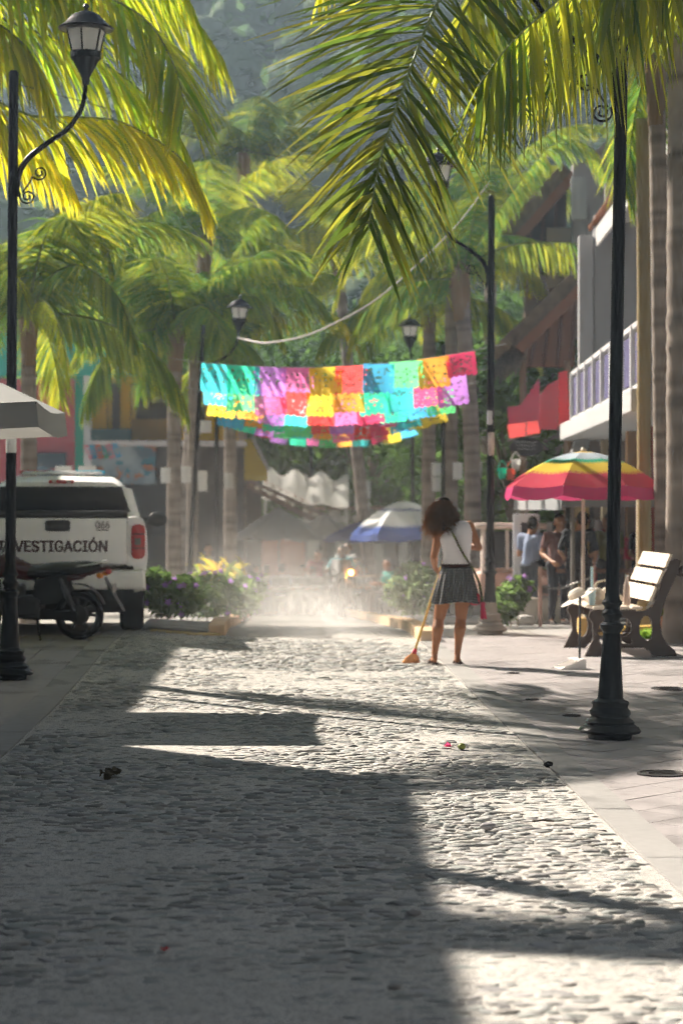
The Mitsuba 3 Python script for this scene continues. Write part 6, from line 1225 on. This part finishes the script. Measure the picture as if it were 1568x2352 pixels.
# barrier tapes across the end, tables, chairs
for i, (v0, v1) in enumerate(((1322, 1325), (1345, 1348))):
    a, b = P(560, (v0 + v1) / 2, 46.5), P(905, (v0 + v1) / 2 - 2, 46.5); solo('barrier_rope', tube(spline([a, (a + b) / 2 - V3(0, 0, .03), b], 20), .016, 6), 'matte', ('upper', 'lower')[i] + ' pale rope stretched across the end of the street', 'rope', (.45, .44, .43))
def table(label, at, w=1.0):
    k = thing('table', label, 'table', 'tables under the parasols'); M = TR(*at); part(k, 'top', rbox(w, .8, .035, (0, 0, .74), .01), 'matte', (.36, .34, .33), M=M)
    for x in (-1, 1):
        for y in (-1, 1): part(k, 'leg', bb(x * (w / 2 - .06) - .02, x * (w / 2 - .06) + .02, y * .34 - .02, y * .34 + .02, 0, .725), 'matte', (.07, .06, .05), M=M)
def chair(label, at, yaw):
    k = thing('chair', label, 'chair', 'chairs at the tables'); M = TR(*at) @ RZ(yaw); part(k, 'seat', rbox(.42, .42, .04, (0, 0, .45), .01), 'matte', (.07, .05, .04), M=M); part(k, 'backrest', rbox(.42, .03, .36, (0, .21, .74), .01), 'matte', (.07, .05, .04), M=M)
    for x in (-.18, .18):
        for y in (-.18, .2): part(k, 'leg', bb(x - .018, x + .018, y - .018, y + .018, 0, .43 if y < 0 else .92), 'matte', (.05, .04, .035), M=M)
for x, y, l in ((-1.55, 53.2, 'table under the left grey parasol'), (-.35, 55.5, 'table under the right grey parasol'), (.9, 54, 'table left of the blue and white parasol'), (-2.5, 52.5, 'table at the restaurant edge, left')): table(l, on(x, y))
def seated(label, x, y, yaw, seed, shirt, **kw):
    chair(f'chair of the {label[len("person "):] if label.startswith("person ") else label}', on(x, y), yaw); figure(label, on(x, y, -.03), yaw, 'sit', seed, shirt, kw.pop('legs', (.05, .05, .06)), **kw)
seated('person in dark clothes at the left of the grey parasol', -2.15, 53.0, 1.2, 1, (.03, .03, .035)); seated('person in a black shirt bent over the table under the grey parasol', -1.95, 54.1, 2.6, 2, (.02, .02, .022)); seated('person in a pale lavender shirt at the table, back to the street', -1.45, 52.3, math.pi, 3, (.42, .43, .58))
seated('person with dark hair facing the street under the left grey parasol', -1.0, 54.0, .2, 4, (.07, .07, .08)); seated('person in grey beside the parasol pole', -.75, 55.9, -.6, 5, (.10, .10, .12), long_hair=True); seated('person in a dark top right of the motorcyclist', .62, 54.6, -.8, 6, (.08, .07, .08), long_hair=True); seated('person in a white shirt behind the motorcyclist', .35, 53.6, .4, 7, (.60, .60, .62)); seated('person in black at the blue and white parasol', 1.25, 53.2, 1.1, 8, (.05, .05, .06))
figure('person in a teal shirt bending by the right flower bed', on(1.05, 46.5), -1.2, 'sit', 9, (.04, .30, .30), (.12, .12, .13))
figure('waiter in a striped dark shirt behind the second left lamp post', on(-3.15, 51.5), .5, 'stand', 10, lambda v: np.where((np.sin(v[:, 2] * 70) > .55)[:, None], (.55, .55, .58), (.03, .035, .05)), (.03, .03, .035))
figure('person in a red top among the tables, standing at the back', on(-.65, 58.5), .1, 'stand', 11, (.25, .05, .06), (.05, .05, .06)); figure('person standing behind the pickup mirror in a greyish shirt', on(-4.45, 45), 1.4, 'stand', 12, (.17, .14, .13), (.06, .05, .06), sleeve=.2)
figure('man in dark clothes standing at the right shop, seen from behind', on(3.52, 32.3), math.pi - .2, 'stand', 13, (.022, .025, .032), (.02, .02, .025), k=1.12, sleeve=.8); figure('person in an olive shirt at the shop beside the parasol pole', on(4.05, 33.0), math.pi + .4, 'stand', 14, (.14, .15, .06), (.03, .03, .03))
figure('man in a pale blue shirt beside the white board', on(2.98, 34.3), 2.4, 'stand', 15, (.22, .27, .40), (.04, .05, .07)); figure('person in a pinkish top left of the man in dark clothes', on(3.30, 33.2), .4, 'stand', 16, (.17, .09, .09), (.03, .03, .04), long_hair=True)
figure('person in black deep inside the right shop', on(4.7, 34.0), .6, 'stand', 17, (.02, .02, .02), (.02, .02, .02))
# the motorcyclist riding towards us through the dust
mb = thing('motorcycle', 'dark motorcycle with a lit amber indicator riding towards us through the dust', 'motorcycle'); mp = on(0.0, 46.2)
MK = TR(mp[0], mp[1] + .9, mp[2] + .30) @ RZ(-math.pi / 2)
bike_kit((.03, .03, .035)).put(mb, MK, skip=('side_stand',))
d_ = S(sph(.05, (1.16, .20, .66)), 'gloss', (.8, .35, .03), smooth=True); d_['emitter'] = {'type': 'area', 'radiance': {'type': 'rgb', 'value': [14, 5.5, .4]}}; scene[f'{mb}__lit_indicator'] = {**d_, 'to_world': T(MK)}; labels[f'{mb}__lit_indicator'] = {'label': 'glowing amber indicator'}
part(mb, 'windscreen', sheet(lambda a, b: np.stack([1.2 - .25 * b - .25 * a * a, .22 * a, .62 + .32 * b], -1), np.linspace(-1, 1, 9), np.linspace(0, 1, 5)), 'satin', (.06, .06, .065), smooth=True, M=MK)
part(mb, 'leg_shield', rbox(.05, .42, .34, (1.08, 0, .30), .02), 'gloss', (.05, .05, .055), M=MK, smooth=40)
figure('man in a turquoise shirt riding the motorcycle', on(0.0, 46.75, -.02), 0, 'ride', 20, (.08, .36, .42), (.06, .06, .07), skin=(.30, .16, .10))
figure('passenger in a white shirt behind the motorcyclist', on(.10, 47.15, .06), -.15, 'ride', 21, (.60, .60, .62), (.05, .05, .06), skin=(.30, .16, .10))

# ---------------------------------------------------------------- air
scene['haze'] = {'type': 'cube', 'to_world': T().translate([0, 180, 34]).scale([260, 255, 38]), 'bsdf': {'type': 'null'}, 'interior': {'type': 'ref', 'id': 'air'}}
labels['haze'] = {'kind': 'stuff', 'label': 'thin morning haze over the whole street', 'category': 'haze'}
nx, ny_, nz = 40, 60, 22; gx, gy, gz = np.meshgrid(np.linspace(-3.2, 3.4, nx), np.linspace(20.0, 52, ny_), np.linspace(-1.6, 3.0, nz), indexing='ij')
gp = np.stack([gx, gy, gz], -1); hgt = gz - zg(gx, gy)
puff = np.exp(-((gx + .55 + .02 * (gy - 26)) / 1.9) ** 2) * np.exp(-np.maximum(hgt, 0) / .62) * sst(21, 29, gy) * (1 - .75 * sst(34, 50, gy))
puff += .9 * np.exp(-((gx + .15) / 1.0) ** 2) * np.exp(-np.maximum(hgt, 0) / .34) * sst(20.5, 23, gy) * (1 - sst(26, 36, gy))
nz_ = meshkit.fbm(gp * [1.0, .5, 1.3], 4, 3); dens = HAZE + .13 * puff * np.clip((nz_ - .30) * 2.6, 0, 1.6)
edge = np.minimum.reduce([sst(0, 3, np.arange(nx))[:, None, None] * np.ones_like(gx), sst(0, 3, nx - 1 - np.arange(nx))[:, None, None] * np.ones_like(gx), sst(0, 3, ny_ - 1 - np.arange(ny_))[None, :, None] * np.ones_like(gx), sst(0, 3, np.arange(ny_))[None, :, None] * np.ones_like(gx), sst(0, 3, nz - 1 - np.arange(nz))[None, None, :] * np.ones_like(gx)])
dens = HAZE + (dens - HAZE) * edge
DT = T().translate([-3.2, 20.0, -1.6]).scale([6.6, 32, 4.6])
scene['dust'] = {'type': 'heterogeneous', 'albedo': {'type': 'rgb', 'value': [.985, .98, .97]}, 'phase': {'type': 'hg', 'g': .3},
                 'sigma_t': {'type': 'gridvolume', 'grid': mi.VolumeGrid(np.ascontiguousarray(dens.transpose(2, 1, 0)[..., None]).astype(np.float32)), 'to_world': DT, 'filter_type': 'trilinear'}}
scene['dust_cloud'] = {'type': 'cube', 'to_world': DT.translate([.5, .5, .5]).scale(.5), 'bsdf': {'type': 'null'}, 'interior': {'type': 'ref', 'id': 'dust'}, 'exterior': {'type': 'ref', 'id': 'air'}}
labels['dust_cloud'] = {'kind': 'stuff', 'label': 'cloud of pale dust raised by the sweeping over the street', 'category': 'dust'}

_hues = np.array(sorted(PALETTE, key=PALETTE.get)) / 40.0
PAL['a'] = mi.Float(_hues.ravel().astype(np.float32))
